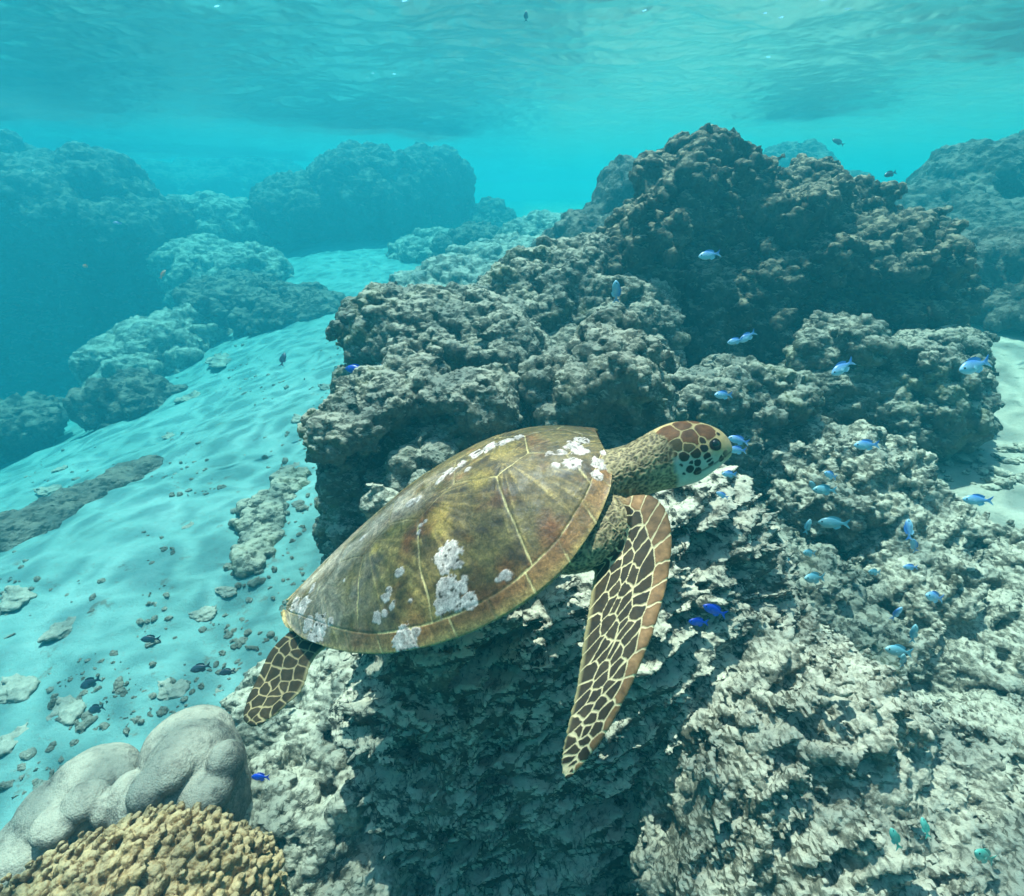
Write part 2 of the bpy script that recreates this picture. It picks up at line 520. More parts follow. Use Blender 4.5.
LOBE = rock_mat('smooth massive coral', [(0.3, (0.11, 0.09, 0.075)), (0.5, (0.18, 0.152, 0.125)), (0.7, (0.26, 0.225, 0.18))], 9,
                (0.48, 0.43, 0.34), 0.6, None, (200, 0.001), (210, 0.0016), 0.85)
TAN = rock_mat('stubby tan coral', [(0.3, (0.13, 0.07, 0.028)), (0.5, (0.24, 0.14, 0.058)), (0.7, (0.42, 0.28, 0.13))], 14,
               (0.60, 0.46, 0.27), 0.5, None, (120, 0.003), (150, 0.002))

LEDGE = rotm('X', 12, (.8, .8, 1.9))
# main outcrop, centre right: steep faces under an overhanging rim
BIG = [(0.10, 2.4, 'fbm'), (0.085, 4.2, 'lump'), (0.035, 6, 'ridge', LEDGE), (0.06, 7, 'pit'), (0.025, 13, 'lump')]
BIGV = [(0.02, 14, 'pit'), (0.022, 20, 'lump'), (0.014, 36, 'fbm')]
rock('reef_outcrop', 'tall dark knobbly reef outcrop standing above and behind the turtle', 'reef rock',
     [ell(690, 195, 3.45, 32, 32, .24), ell(722, 184, 3.45, 20, 18, .17), ell(665, 208, 3.4, 24, 34, .22), ell(655, 176, 3.4, 10, 11, .08), ell(690, 168, 3.45, 13, 13, .1), ell(705, 255, 3.6, 60, 80, .3),
      ell(770, 222, 3.55, 60, 26, .26), ell(830, 252, 3.55, 74, 24, .3), ell(785, 222, 3.5, 34, 24, .24), ell(895, 262, 3.5, 28, 20, .24), ell(815, 310, 3.85, 120, 90, .4), ell(860, 268, 3.7, 70, 48, .35),
      ell(885, 320, 3.6, 36, 72, .3), ell(720, 340, 3.65, 85, 85, .35), ell(638, 280, 3.4, 26, 55, .24), ell(775, 420, 3.8, 150, 70, .45), ell(915, 385, 3.4, 34, 36, .26),
      ell(818, 196, 3.6, 12, 12, .08), ell(788, 190, 3.7, 18, 14, .12), ell(775, 205, 3.5, 12, 10, .08), ell(640, 235, 3.45, 16, 14, .1), ell(625, 270, 3.4, 16, 12, .1)],
     0.0135, DARK, 0.05, BIG, BIGV, 0.08)
MED = [(0.06, 3.6, 'fbm'), (0.065, 5.5, 'lump'), (0.016, 8, 'ridge', LEDGE), (0.045, 9, 'pit'), (0.014, 17, 'lump')]
MEDV = [(0.014, 20, 'pit'), (0.012, 28, 'lump'), (0.006, 36, 'ridge'), (0.009, 54, 'fbm')]
rock('reef_rock', 'yellowish knobbly rock just behind the turtle neck and head', 'reef rock',
     [ell(600, 380, 2.3, 45, 34, .18), ell(605, 345, 2.35, 22, 22, .1), ell(565, 400, 2.3, 26, 34, .14), ell(635, 400, 2.32, 30, 34, .15), ell(600, 420, 2.5, 50, 50, .2), ell(600, 470, 2.4, 60, 50, .25)],
     0.0095, MID, 0.035, MED, MEDV, 0.05)
rock('reef_rock', 'broad lumpy grey rock at the left edge of the reef, beside the sand', 'reef rock',
     [ell(410, 335, 2.85, 48, 24, .22), ell(455, 325, 2.95, 50, 24, .26), ell(383, 322, 2.85, 20, 14, .1), ell(495, 350, 2.9, 40, 36, .26), ell(415, 303, 2.95, 26, 12, .1), ell(400, 372, 2.95, 40, 34, .2),
      ell(470, 380, 3.0, 60, 50, .25), ell(440, 410, 3.0, 90, 60, .35)],
     0.011, MID, 0.04, MED, MEDV, 0.06)
rock('reef_rock', 'grey stacked rock with rounded tops beside the upper edge of the turtle shell', 'reef rock',
     [ell(405, 392, 2.25, 42, 18, .15), ell(478, 398, 2.2, 32, 18, .13), ell(348, 425, 2.1, 26, 16, .12), ell(352, 480, 2.25, 22, 55, .12), ell(420, 440, 2.35, 70, 45, .2),
      ell(480, 440, 2.3, 30, 45, .15), ell(400, 520, 2.35, 66, 60, .22), ell(360, 545, 2.25, 26, 40, .15), ell(410, 368, 2.35, 20, 13, .1), ell(440, 480, 2.3, 40, 40, .15)],
     0.0088, MID, 0.025, [(0.04, 5, 'fbm'), (0.036, 8, 'lump'), (0.014, 10, 'ridge', LEDGE), (.03, 11, 'pit'), (.01, 20, 'lump')], [(0.010, 26, 'pit'), (.009, 36, 'ridge'), (0.008, 56, 'fbm')], 0.04)
rock('coral_head', 'cluster of smooth rounded coral heads above the middle of the turtle shell', 'coral',
     [ell(405, 462, 2.08, 17, 15, .07), ell(440, 456, 2.1, 19, 15, .08), ell(424, 484, 2.05, 18, 13, .07), ell(398, 486, 2.06, 13, 14, .06)],
     0.0065, MID, 0.008, [(0.012, 9, 'fbm'), (.008, 16, 'lump')], [(0.004, 40, 'fbm')], 0.02)
rock('dead_coral', 'small pale bleached coral lump touching the upper edge of the shell', 'coral',
     [ell(383, 499, 1.95, 13, 8, .05), ell(372, 505, 1.95, 9, 7, .04)], 0.005, PALE, 0.015, [(0.008, 12, 'fbm'), (.008, 24, 'lump')], [(0.003, 60, 'fbm')], 0.01)
rock('reef_rock', 'low grey ridge between the lumpy left rock and the tall dark outcrop', 'reef rock',
     [ell(545, 280, 3.4, 45, 22, .26), ell(592, 268, 3.4, 34, 22, .24), ell(530, 315, 3.3, 56, 26, .26), ell(600, 312, 3.2, 56, 30, .28), ell(560, 345, 3.2, 70, 36, .28), ell(640, 340, 3.1, 34, 30, .2)],
     0.0125, MID, 0.04, MED, MEDV, 0.06)
rock('reef_rock', 'dim rounded boulder at the foot of the dark outcrop, right of the turtle head', 'reef rock',
     [ell(840, 350, 2.9, 30, 22, .15), ell(825, 395, 3.0, 46, 45, .2)], 0.011, MID, 0.04, MED, MEDV, 0.05)
rock('reef_rock', 'low creased boulder under the right end of the dark outcrop', 'reef rock',
     [ell(905, 375, 2.95, 48, 28, .24), ell(910, 415, 2.95, 54, 34, .24), ell(870, 400, 2.9, 26, 26, .15), ell(940, 360, 3.1, 30, 22, .18)],
     0.011, MID, 0.04, MED, MEDV, 0.06)
rock('reef_rock', 'flat grey rock in shade directly behind the turtle head', 'reef rock',
     [ell(690, 395, 2.7, 60, 18, .2), ell(745, 400, 2.75, 40, 22, .18), ell(690, 450, 2.75, 90, 50, .25), ell(780, 450, 2.85, 40, 22, .15)],
     0.011, MID, 0.04, MED, MEDV, 0.05)

# weathered plate coral right under the turtle
ROT1 = rotm('Y', 24, (0.55, 0.85, 2.0))
ROT2 = rotm('Y', 40, (0.65, 0.9, 1.8))
rock('dead_coral', 'dark weathered dead coral block directly under the turtle', 'coral',
     [(np.array([0.02, 1.36, -1.38]), np.array([.36, .34, .42])), (np.array([.36, 1.42, -1.36]), np.array([.34, .36, .42])), (np.array([.1, 1.3, -1.75]), np.array([.46, .34, .4])),
      (np.array([.52, 1.5, -1.28]), np.array([.22, .3, .36])), (np.array([-.2, 1.2, -1.45]), np.array([.16, .2, .4])), (np.array([.2, 1.62, -1.14]), np.array([.4, .26, .2]))],
     0.0062, PLATE, 0.05, [(0.05, 3.2, 'fbm'), (0.09, 5.5, 'ridge', ROT1), (0.055, 10, 'ridge', ROT1), (0.02, 22, 'ridge', ROT1)], [(0.006, 50, 'fbm')], 0.05)
rock('dead_coral', 'sunlit ridged dead coral slab filling the lower right foreground', 'coral',
     [(np.array([.72, 1.02, -1.5]), np.array([.3, .35, .38])), (np.array([1.05, .96, -1.63]), np.array([.38, .34, .34])), (np.array([1.4, 1.0, -1.66]), np.array([.36, .32, .3])),
      (np.array([.85, .7, -1.62]), np.array([.45, .3, .34])), (np.array([.62, 1.3, -1.4]), np.array([.2, .2, .32]))],
     0.0075, PALE, 0.05, [(0.07, 3.0, 'fbm'), (0.055, 6.5, 'ridge', ROT2), (0.045, 13, 'ridge', ROT2), (0.024, 26, 'ridge', ROT2)], [(0.008, 55, 'ridge')], 0.06)
# pale reef flat on the right
rock('reef_rock', 'pale lumpy reef mound with a dark hollow, right of the turtle', 'reef rock',
     [ell(815, 455, 2.55, 34, 16, .16), ell(850, 470, 2.5, 50, 30, .22), ell(830, 500, 2.4, 45, 34, .2), ell(880, 530, 2.35, 40, 30, .2), ell(925, 532, 2.3, 36, 28, .2),
      ell(868, 478, 2.6, 34, 18, .18), ell(970, 570, 2.2, 50, 36, .25), ell(920, 600, 2.1, 50, 40, .22)],
     0.0095, PALE, 0.04, [(0.06, 4, 'fbm'), (0.055, 7, 'ridge', ROT2), (.06, 7.5, 'pit'), (0.025, 16, 'lump')], [(0.014, 24, 'pit'), (.012, 34, 'ridge'), (0.01, 60, 'fbm')], 0.05)
rock('reef_rock', 'pale broken reef rock at the right edge beyond the ridged slab', 'reef rock',
     [ell(1000, 640, 1.95, 60, 30, .25), ell(960, 665, 1.9, 50, 26, .2), ell(1035, 600, 2.05, 36, 26, .22)],
     0.0095, PALE, 0.04, [(0.06, 4, 'fbm'), (0.055, 7, 'ridge', ROT2), (.06, 7.5, 'pit'), (0.025, 16, 'lump')], [(0.014, 24, 'pit'), (.012, 34, 'ridge'), (0.01, 60, 'fbm')], 0.05)
rock('reef_rock', 'grey rubble rock in the shaded gap between the dead coral block and the pale mound', 'reef rock',
     [ell(800, 590, 2.15, 45, 34, .2), ell(760, 600, 2.15, 30, 26, .16), ell(830, 640, 2.0, 50, 34, .2), ell(780, 640, 2.0, 40, 28, .18), ell(780, 530, 2.45, 24, 22, .12)],
     0.0095, MID, 0.04, [(0.06, 4, 'fbm'), (0.05, 8, 'ridge', ROT2), (.05, 9, 'pit'), (0.02, 16, 'lump')], [(0.012, 26, 'pit'), (.012, 34, 'ridge'), (0.01, 60, 'fbm')], 0.05)
# lower left
rock('massive_coral', 'smooth grey lobed coral boulder in the lower left corner', 'coral',
     [ell(195, 775, 1.52, 46, 50, .14), ell(162, 806, 1.44, 46, 34, .11), ell(222, 806, 1.5, 25, 44, .11), ell(188, 745, 1.56, 42, 24, .12), ell(128, 800, 1.45, 20, 24, .07),
      ell(95, 782, 1.52, 42, 24, .11), ell(68, 812, 1.47, 48, 26, .12), ell(34, 846, 1.42, 42, 26, .12), ell(115, 840, 1.5, 46, 34, .12), ell(160, 860, 1.52, 60, 44, .16), ell(205, 790, 1.42, 26, 17, .07), ell(170, 770, 1.42, 24, 15, .07), ell(150, 790, 1.39, 20, 17, .06), ell(185, 825, 1.36, 28, 13, .06), ell(85, 800, 1.42, 22, 13, .06), ell(55, 825, 1.38, 24, 13, .06), ell(110, 808, 1.42, 16, 15, .05), ell(225, 765, 1.47, 16, 22, .06), ell(30, 885, 1.42, 60, 40, .16)],
     0.0045, LOBE, 0.004, [(0.007, 6, 'fbm')], [(0.002, 22, 'fbm')], 0.02)
rock('branching_coral', 'tan coral mound of stubby fingers at the bottom left', 'coral',
     [ell(140, 925, 1.2, 90, 68, .2), ell(55, 955, 1.2, 80, 55, .2), ell(215, 945, 1.22, 45, 60, .16)],
     0.0036, TAN, 0.05, [(0.014, 6, 'fbm'), (0.038, 40, 'lump', rotm('Y', -35, (1.25, 1, .6)))], [(0.004, 80, 'fbm')], 0.012)
rock('reef_rubble', 'pale crumbled coral rubble heap below the turtle tail', 'coral rubble',
     [ell(300, 720, 1.95, 60, 40, .2), ell(350, 690, 1.9, 45, 34, .2), ell(330, 790, 1.75, 60, 60, .2), ell(285, 820, 1.65, 50, 60, .18), ell(360, 850, 1.6, 50, 60, .2), ell(300, 880, 1.55, 60, 50, .2)],
     0.0075, PALE, 0.035, [(0.06, 5, 'fbm'), (0.04, 9, 'lump'), (.05, 9, 'pit'), (0.02, 18, 'lump')], [(0.010, 30, 'pit'), (0.008, 44, 'lump'), (0.008, 60, 'fbm')], 0.05)

# far reef
FAR_LIT = rock_mat('far pale reef rock painted sunlit', [(0.3, (0.12, 0.12, 0.1)), (0.5, (0.24, 0.23, 0.19)), (0.7, (0.4, 0.38, 0.31))], 3,
                   (0.55, 0.54, 0.46), 0.9, None, (14, 0.07), (9, 0.04))  # far rock in a lighter tone, sunlight put into its colour
FN = [(0.2, 1.0, 'fbm'), (0.16, 2.0, 'lump'), (0.07, 4.5, 'lump')]
FV_ = [(0.05, 9, 'lump'), (0.05, 13, 'fbm')]
rock('reef_wall', 'long dark reef wall fading into blue at the left', 'reef rock',
     [ell(50, 205, 8.6, 90, 40, 1.2), ell(-60, 200, 8.6, 120, 50, 1.4), ell(135, 230, 8.7, 34, 26, .9), ell(60, 290, 9.7, 90, 90, 1.0), ell(125, 310, 9.6, 40, 70, .8), ell(30, 360, 9.6, 120, 60, 1.1),
      ell(-160, 240, 9, 120, 130, 1.6), ell(-200, 330, 9.3, 140, 90, 1.6), ell(-40, 300, 9.6, 110, 100, 1.2)],
     0.05, FAR, 0.2, FN, FV_, 0.1)
rock('reef_outcrop', 'faded dark outcrop with two humps, left of centre behind the sand', 'reef rock',
     [ell(365, 200, 10, 46, 40, .9), ell(430, 195, 10.6, 34, 32, .8), ell(312, 212, 9.8, 40, 24, .7), ell(350, 262, 10.5, 66, 44, .8), ell(400, 245, 10.6, 44, 50, .8), ell(440, 230, 10.9, 26, 40, .6)],
     0.05, FAR, 0.15, FN, FV_, 0.1)
rock('reef_ridge', 'long low faded ridge beyond the left reef wall', 'reef rock',
     [ell(110, 180, 14, 60, 14, 1.2), ell(200, 187, 14, 60, 12, 1.2), ell(262, 180, 15, 36, 16, 1.2), ell(40, 175, 14, 60, 18, 1.2), ell(180, 215, 14.5, 120, 28, 1.4)],
     0.08, FAR, 0.3, [(0.22, 0.8, 'fbm'), (0.14, 2, 'lump')], [(0.06, 4, 'lump')], 0.1)
for lab, bl, mt in [
    ('sunlit pale reef step nearest the top right end of the left wall', [ell(205, 215, 9.6, 30, 14, .6), ell(235, 225, 9.6, 26, 14, .6), ell(215, 240, 9.6, 40, 16, .6)], FAR_LIT),
    ('pale patchy reef step in the middle between the left wall and the two humped outcrop', [ell(200, 262, 8.6, 28, 16, .5), ell(240, 268, 8.5, 32, 16, .5), ell(220, 285, 8.5, 44, 16, .5)], FAR_LIT),
    ('pale topped reef ledge at the edge of the sand below the two humped outcrop', [ell(235, 298, 7.6, 34, 16, .5), ell(278, 312, 7.4, 38, 16, .5), ell(312, 316, 7.3, 26, 16, .4), ell(270, 332, 7.6, 55, 16, .5)], FAR),
    ('faded rock hump at the foot of the left reef wall above the sand', [ell(165, 340, 7.1, 32, 16, .4), ell(130, 362, 6.9, 28, 16, .35), ell(190, 328, 7.2, 22, 12, .35), ell(155, 360, 7.0, 40, 14, .4)], FAR_LIT),
    ('low rounded rock alone on the sand in front of the left reef wall', [ell(128, 403, 6.0, 26, 14, .28), ell(115, 398, 6.0, 15, 12, .22)], FAR),
    ('dark low rock at the left edge of the picture on the sand', [ell(8, 418, 6.2, 30, 10, .3), ell(0, 450, 5.6, 26, 16, .3)], FAR)]:
    rock('reef_rock', lab, 'reef rock', bl, 0.032, mt, 0.1, [(0.1, 1.8, 'fbm'), (0.1, 3.2, 'lump'), (.05, 7, 'lump')], [(0.03, 13, 'lump'), (0.03, 18, 'fbm')], 0.08)
for lab, px, py, d, rx, ry, mt in [
    ('small pale knob on the far slope straight left of the faded pointed rock', 545, 232, 8.2, 24, 10, FAR_LIT),
    ('small dark knob on the far slope just right of the two humped outcrop', 492, 218, 10.5, 15, 12, FAR),
    ('pale rubble hump on the far slope below the two humped outcrop', 440, 248, 9.0, 26, 10, FAR_LIT),
    ('pale low hump on the far slope above the low grey ridge', 510, 258, 7.0, 30, 11, FAR_LIT),
    ('pale hump on the far slope behind the broad lumpy grey rock', 460, 278, 6.2, 30, 11, FAR_LIT),
    ('dim hump on the far slope between the two pale ones', 480, 240, 8.6, 22, 9, FAR)]:
    rock('reef_rock', lab, 'reef rock', [ell(px, py, d, rx, ry, rx * d / FPX), ell(px - rx * .6, py + 5, d * 1.02, rx * .6, ry * .8, .3), ell(px, py + ry, d, rx * 1.3, ry, .4)], 0.03, mt, 0.1,
         [(0.08, 1.8, 'fbm'), (0.09, 3.6, 'lump'), (.05, 8, 'lump')], [(0.03, 13, 'lump'), (0.03, 18, 'fbm')], 0.08)
for lab, bl, h in [
    ('faded pointed rock just left of and behind the tall dark outcrop', [ell(628, 205, 5.6, 30, 34, .4), ell(600, 235, 5.6, 40, 26, .4), ell(640, 250, 5.4, 40, 40, .4), ell(570, 255, 5.8, 30, 18, .3)], .026),
    ('pale faded mound visible over the top of the dark outcrop', [ell(790, 175, 9, 36, 26, .6), ell(830, 195, 8.6, 34, 20, .5), ell(800, 230, 8.6, 70, 40, .8)], .045),
    ('broad faded reef hump at the upper right edge', [ell(985, 190, 6.2, 60, 44, .7), ell(1040, 175, 6.4, 50, 40, .7), ell(930, 215, 6.0, 46, 26, .5), ell(990, 250, 5.8, 80, 40, .7)], .03),
    ('low rock shelf at the right edge below the faded hump', [ell(1000, 265, 4.6, 60, 24, .4), ell(1030, 300, 4.4, 40, 20, .35), ell(975, 250, 4.9, 40, 16, .3)], .022)]:
    rock('reef_rock', lab, 'reef rock', bl, h, FAR, 0.1, [(0.09, 2.0, 'fbm'), (0.06, 4, 'lump')], [(0.03, 9, 'lump'), (0.015, 18, 'fbm')], 0.07)

# ------------------------------------------------------------------ the turtle
def rot_ypr(y, p, r):
    cy_, sy = math.cos(y), math.sin(y); cp, sp = math.cos(p), math.sin(p); cr, sr = math.cos(r), math.sin(r)
    return (np.array([[cy_, -sy, 0], [sy, cy_, 0], [0, 0, 1]]) @ np.array([[cp, 0, -sp], [0, 1, 0], [sp, 0, cp]])
            @ np.array([[1, 0, 0], [0, cr, -sr], [0, sr, cr]]))
T_POS = np.array([-0.124, 0.941, -0.624])
T_ROT = rot_ypr(0.0475, 0.4511, 0.0216)          # heading right, climbing
to_local = lambda V: (np.asarray(V) - T_POS) @ T_ROT
to_world = lambda V: np.asarray(V) @ T_ROT.T + T_POS
turtle = bpy.data.objects.new('sea_turtle', None)
COL.objects.link(turtle)
turtle.matrix_world = Matrix.Translation(T_POS) @ Matrix(T_ROT.tolist()).to_4x4()
tag(turtle, 'sea turtle with white crusted brown shell swimming over the reef', 'sea turtle')

def interp(xs, ys, x):
    """Smooth (cubic) interpolation through points."""
    xs = np.asarray(xs, float); ys = np.asarray(ys, float)
    d = np.gradient(ys, xs)
    i = np.clip(np.searchsorted(xs, x) - 1, 0, len(xs) - 2)
    h = xs[i+1] - xs[i]; t = np.clip((x - xs[i]) / h, 0, 1)
    return ((2*t**3 - 3*t**2 + 1) * ys[i] + (t**3 - 2*t**2 + t) * h * d[i] + (-2*t**3 + 3*t**2) * ys[i+1] + (t**3 - t**2) * h * d[i+1])

CX = [-.375, -.355, -.32, -.25, -.15, -.03, .08, .18, .26, .31, .335, .35]
CW = [.014, .056, .104, .165, .225, .266, .276, .256, .210, .160, .122, .084]
CZ = [.016, .022, .034, .056, .087, .117, .131, .130, .111, .089, .075, .066]
RIMZ = [.010, .009, .006, .0, -.01, -.012, -.008, .0, .012, .026, .036, .044]
def shell_pt(x, t):
    w = interp(CX, CW, x); zc = interp(CX, CZ, x); rz = interp(CX, RIMZ, x)
    at = np.abs(t)
    prof = (1 - at ** 2.1) ** 0.85
    flare = 0.006 * np.clip((at - .86) / .14, 0, 1) ** 2
    return np.stack([x + 0 * t, w * t, rz + (zc - rz) * prof + flare - 0.004 * np.clip(1 - at / .06, 0, 1) * 0], -1)

NX, NT = 420, 460
xs = np.interp(np.linspace(0, 1, NX), [0, .12, .88, 1], [-.375, -.31, .31, .35])
tt = np.linspace(-1, 1, NT); tt = np.sign(tt) * np.abs(tt) ** 0.9
XX, TT = np.meshgrid(xs, tt, indexing='ij')
SV = shell_pt(XX, TT).reshape(-1, 3)
x_, t_ = XX.ravel(), TT.ravel(); at_ = np.abs(t_)
w_ = interp(CX, CW, x_)
# scute seams (distance in metres)
wob = 0.006 * fbm(SV * 14, 2, 5)
cost = np.array([.29, .165, -.0, -.135, -.26])
vert = np.array([.325, .225, .08, -.07, -.2])
zx = np.sort(np.concatenate([cost, vert]))
zt = np.array([.30 if z in cost else .16 for z in zx])
tb = np.interp(x_ + wob, zx, zt)
marg = interp(CX, [.6, .6, .64, .77, .875, .91, .915, .895, .83, .71, .54, .42], x_)
arc = w_ * 1.12
d_vc = np.abs(at_ - tb) * arc
d_m = np.abs(at_ - marg) * arc
lean = lambda c: c + (at_ - .4) * (.05 if c > .2 else .02 if c > .05 else -.012 if c > -.1 else -.05)
d_c = np.min([np.abs(x_ + wob - lean(c)) for c in cost], 0); d_c[(at_ < tb) | (at_ > marg)] = 1
d_v = np.min([np.abs(x_ + wob - c) for c in vert], 0); d_v[at_ > tb] = 1
mc = np.array([.33, .285, .225, .16, .09, .02, -.05, -.12, -.185, -.245, -.3, -.34])
d_mm = np.min([np.abs(x_ - c - (at_ - .9) * .04) for c in mc], 0); d_mm[at_ < marg] = 1
d_vc[at_ > marg] = 1
seam = np.min([d_vc, d_c, d_v, d_m, d_mm], 0)
# colours
def lerp(a, b_, k): return a + (b_ - a) * np.clip(k, 0, 1)[:, None]
c3 = lambda *v: np.array(v)[None, :] * np.ones((len(SV), 1))
n_big = fbm(SV * 7, 4, 31); n_mid = fbm(SV * 22, 4, 32); n_fine = fbm(SV * 80, 3, 33)
# growth streaks fan out from the upper rear corner of each costal scute
ci = np.argmin([np.abs(x_ - c) for c in (.23, .08, -.07, -.2, -.31)], 0)
ang = np.arctan2(at_ * arc - 0.05, x_ - np.array([.18, .01, -.12, -.25, -.33])[ci])
streak = fbm(np.stack([ang * 9, ci * 5.0, np.hypot(at_ * arc, x_) * 4], 1), 3, 41)
pig = lerp(c3(.075, .052, .018), c3(.19, .15, .05), .5 + 1.5 * n_big)
pig = lerp(pig, c3(.34, .26, .09), 2.8 * streak - .2 + .8 * n_mid)
pig = lerp(pig, c3(.17, .068, .022), 2.4 * fbm(SV * 13 + 2, 4, 46) - .25)
pig = lerp(pig, c3(.045, .03, .012), 2.4 * n_mid - .2 - .8 * streak + .8 * n_big)
pig = lerp(pig, c3(.12, .13, .03), 1.6 * fbm(SV * 9 + 5, 3, 44) - .5)
rear = np.clip((-.12 - x_) / .16, 0, 1)
rear = np.clip((-.06 - x_) / .2, 0, 1)
pig = lerp(pig, c3(.40, .36, .28), rear * (.6 + 1.1 * n_mid))          # grey crust at the rear, with its sheen put into the colour
mar = (at_ > marg).astype(float)
pig = lerp(pig, c3(.30, .155, .055), mar * (.62 + .6 * n_big) * np.clip((x_ + .2) / .1, 0, 1))
pig = lerp(pig, c3(.5, .4, .15), mar * np.clip((at_ - .95) / .05, 0, 1) * .6)
crest = np.clip((.3 - at_) / .25, 0, 1) * np.clip((.12 - x_) / .15, 0, 1)
pig = lerp(pig, c3(.46, .41, .33), crest * (.6 + 1.2 * n_mid))
pig *= (1 + .55 * n_fine)[:, None] * np.array([.88, .80, .74])
WSV = to_world(SV)
spx, _ = project(WSV)
def shell_at(px, py):
    d = np.hypot(spx[:, 0] - px, spx[:, 1] - py)
    k = np.argsort(d)[:6]
    vis = k[np.argmin(WSV[k] @ FWD)]
    return SV[vis]
for px, py, r in [(482, 478, 9), (437, 515, 10), (442, 528, 8), (505, 450, 11), (374, 548, 5)]:    # ochre patches
    p = shell_at(px, py); d = np.linalg.norm(SV - p, axis=1) + .012 * fbm(SV * 30, 2, 8)
    pig = lerp(pig, c3(.36, .25, .06), .6 * np.clip(1.6 - d / (r * .002), 0, 1))
sw = .0013 * (1 + .7 * n_mid)
sk = np.clip(1.4 - seam / np.maximum(sw, .0006), 0, 1)
fade = np.clip(.6 + 1.8 * n_mid + n_big, .12, .9) * np.where((at_ < tb + .02) & (x_ < .15), .45, 1) * (1 - .55 * rear)
edge_dark = np.clip(1 - seam / .006, 0, 1)
pig = lerp(pig, c3(.07, .05, .02), .45 * edge_dark * (1 - rear))
pig = lerp(pig, c3(.62, .50, .22), sk * fade)
crust = np.zeros(len(SV))
for px, py, r in [(447, 557, 15), (440, 562, 8), (456, 551, 7), (450, 596, 16), (440, 604, 10), (462, 586, 7), (468, 600, 9), (463, 578, 5), (399, 573, 7), (385, 597, 6), (392, 606, 5), (388, 590, 4),
                  (375, 618, 8), (384, 614, 5), (410, 600, 3), (405, 640, 14), (414, 634, 7), (318, 630, 16), (308, 624, 10), (302, 606, 15), (294, 604, 10), (312, 588, 7), (330, 622, 5),
                  (575, 447, 13), (572, 462, 12), (562, 452, 6), (583, 440, 9), (549, 453, 6), (556, 464, 5), (600, 462, 10), (597, 474, 7), (604, 453, 6), (490, 447, 12), (476, 454, 10), (505, 442, 10), (450, 472, 8), (440, 480, 7), (462, 464, 8), (520, 437, 7),
                  (410, 503, 8), (418, 499, 6), (468, 469, 5), (418, 532, 4), (362, 538, 5), (505, 576, 6), (497, 579, 4), (420, 525, 3), (344, 580, 2), (425, 520, 3)]:
    p = shell_at(px, py)
    rr = r * 1.65e-3
    d = np.linalg.norm(SV - p, axis=1)
    v = rr * (1 + .85 * fbm(SV * 50 + px, 3, 60)) - d + .3 * rr * fbm(SV * 190, 3, 61)
    crust = np.maximum(crust, np.clip(v / .0016, 0, 1))
halo = np.clip(fbm(SV * 60, 2, 70) * 3, 0, 1)
pig = lerp(pig, c3(.50, .42, .37) * (1 + .6 * fbm(SV * 70, 4, 71))[:, None], crust)
pig = lerp(pig, c3(.05, .035, .02), crust * np.clip(fbm(SV * 95, 3, 73) * 5 - 1.0, 0, 1))
relief = .0013 * crust - .0016 * np.clip(1 - seam / .003, 0, 1) + .0007 * n_fine + .0012 * n_mid + .0012 * streak
SV2 = SV.copy(); SV2[:, 2] += relief
ii = np.arange(NX * NT).reshape(NX, NT)
Q = np.stack([ii[:-1,:-1], ii[1:,:-1], ii[1:,1:], ii[:-1,1:]], -1).reshape(-1, 4)
mshell, nt, b, out = new_mat('turtle shell')
at = nt.nodes.new('ShaderNodeAttribute'); at.attribute_name = 'pigment'
tc = nt.nodes.new('ShaderNodeTexCoord').outputs['Object']
hs = nt.nodes.new('ShaderNodeHueSaturation'); nt.links.new(at.outputs[0], hs.inputs['Color'])
nt.links.new(math_(nt, 'MULTIPLY', maprange(nt, noise(nt, tc, 240, 5, 0.75), .3, .7, .6, 1.4), maprange(nt, noise(nt, tc, 38, 7, 0.75, 1.2), .32, .68, .55, 1.4)), hs.inputs['Value'])
nt.links.new(hs.outputs[0], b.inputs['Base Color'])
nt.links.new(maprange(nt, noise(nt, tc, 40, 4), .3, .7, .42, .7), b.inputs['Roughness'])
b.inputs['Specular IOR Level'].default_value = .4
bp = nt.nodes.new('ShaderNodeBump'); bp.inputs['Strength'].default_value = .5; bp.inputs['Distance'].default_value = .002
nt.links.new(noise(nt, tc, 180, 6, .7), bp.inputs['Height']); nt.links.new(bp.outputs[0], b.inputs['Normal'])
me = mesh_from('carapace', SV2, Q)
set_color(me, 'pigment', np.clip(pig, .01, .9))
shell = link('carapace', me, mshell, turtle)
so = shell.modifiers.new('thickness', 'SOLIDIFY'); so.thickness = .009; so.offset = -1

# ---- body: torso, neck, head and flippers as lofts, then fused into one skin
def loft(rings, cap=True):
    n, m = len(rings), len(rings[0])
    V = np.concatenate(rings)
    i = np.arange(n * m).reshape(n, m)
    Fq = [(i[a, k], i[a, (k+1) % m], i[a+1, (k+1) % m], i[a+1, k]) for a in range(n-1) for k in range(m)]
    V = np.concatenate([V, [rings[0].mean(0)], [rings[-1].mean(0)]])
    c0, c1 = len(V) - 2, len(V) - 1
    Ft = [(c0, i[0, (k+1) % m], i[0, k]) for k in range(m)] + [(c1, i[-1, k], i[-1, (k+1) % m]) for k in range(m)]
    return V, Fq, Ft

def resample(st, n):
    st = np.array(st, float); u = st[:, 0]; q = np.linspace(u[0], u[-1], n)
    return q, np.stack([interp(u, st[:, k], q) for k in range(1, st.shape[1])], 1)

pieces = []
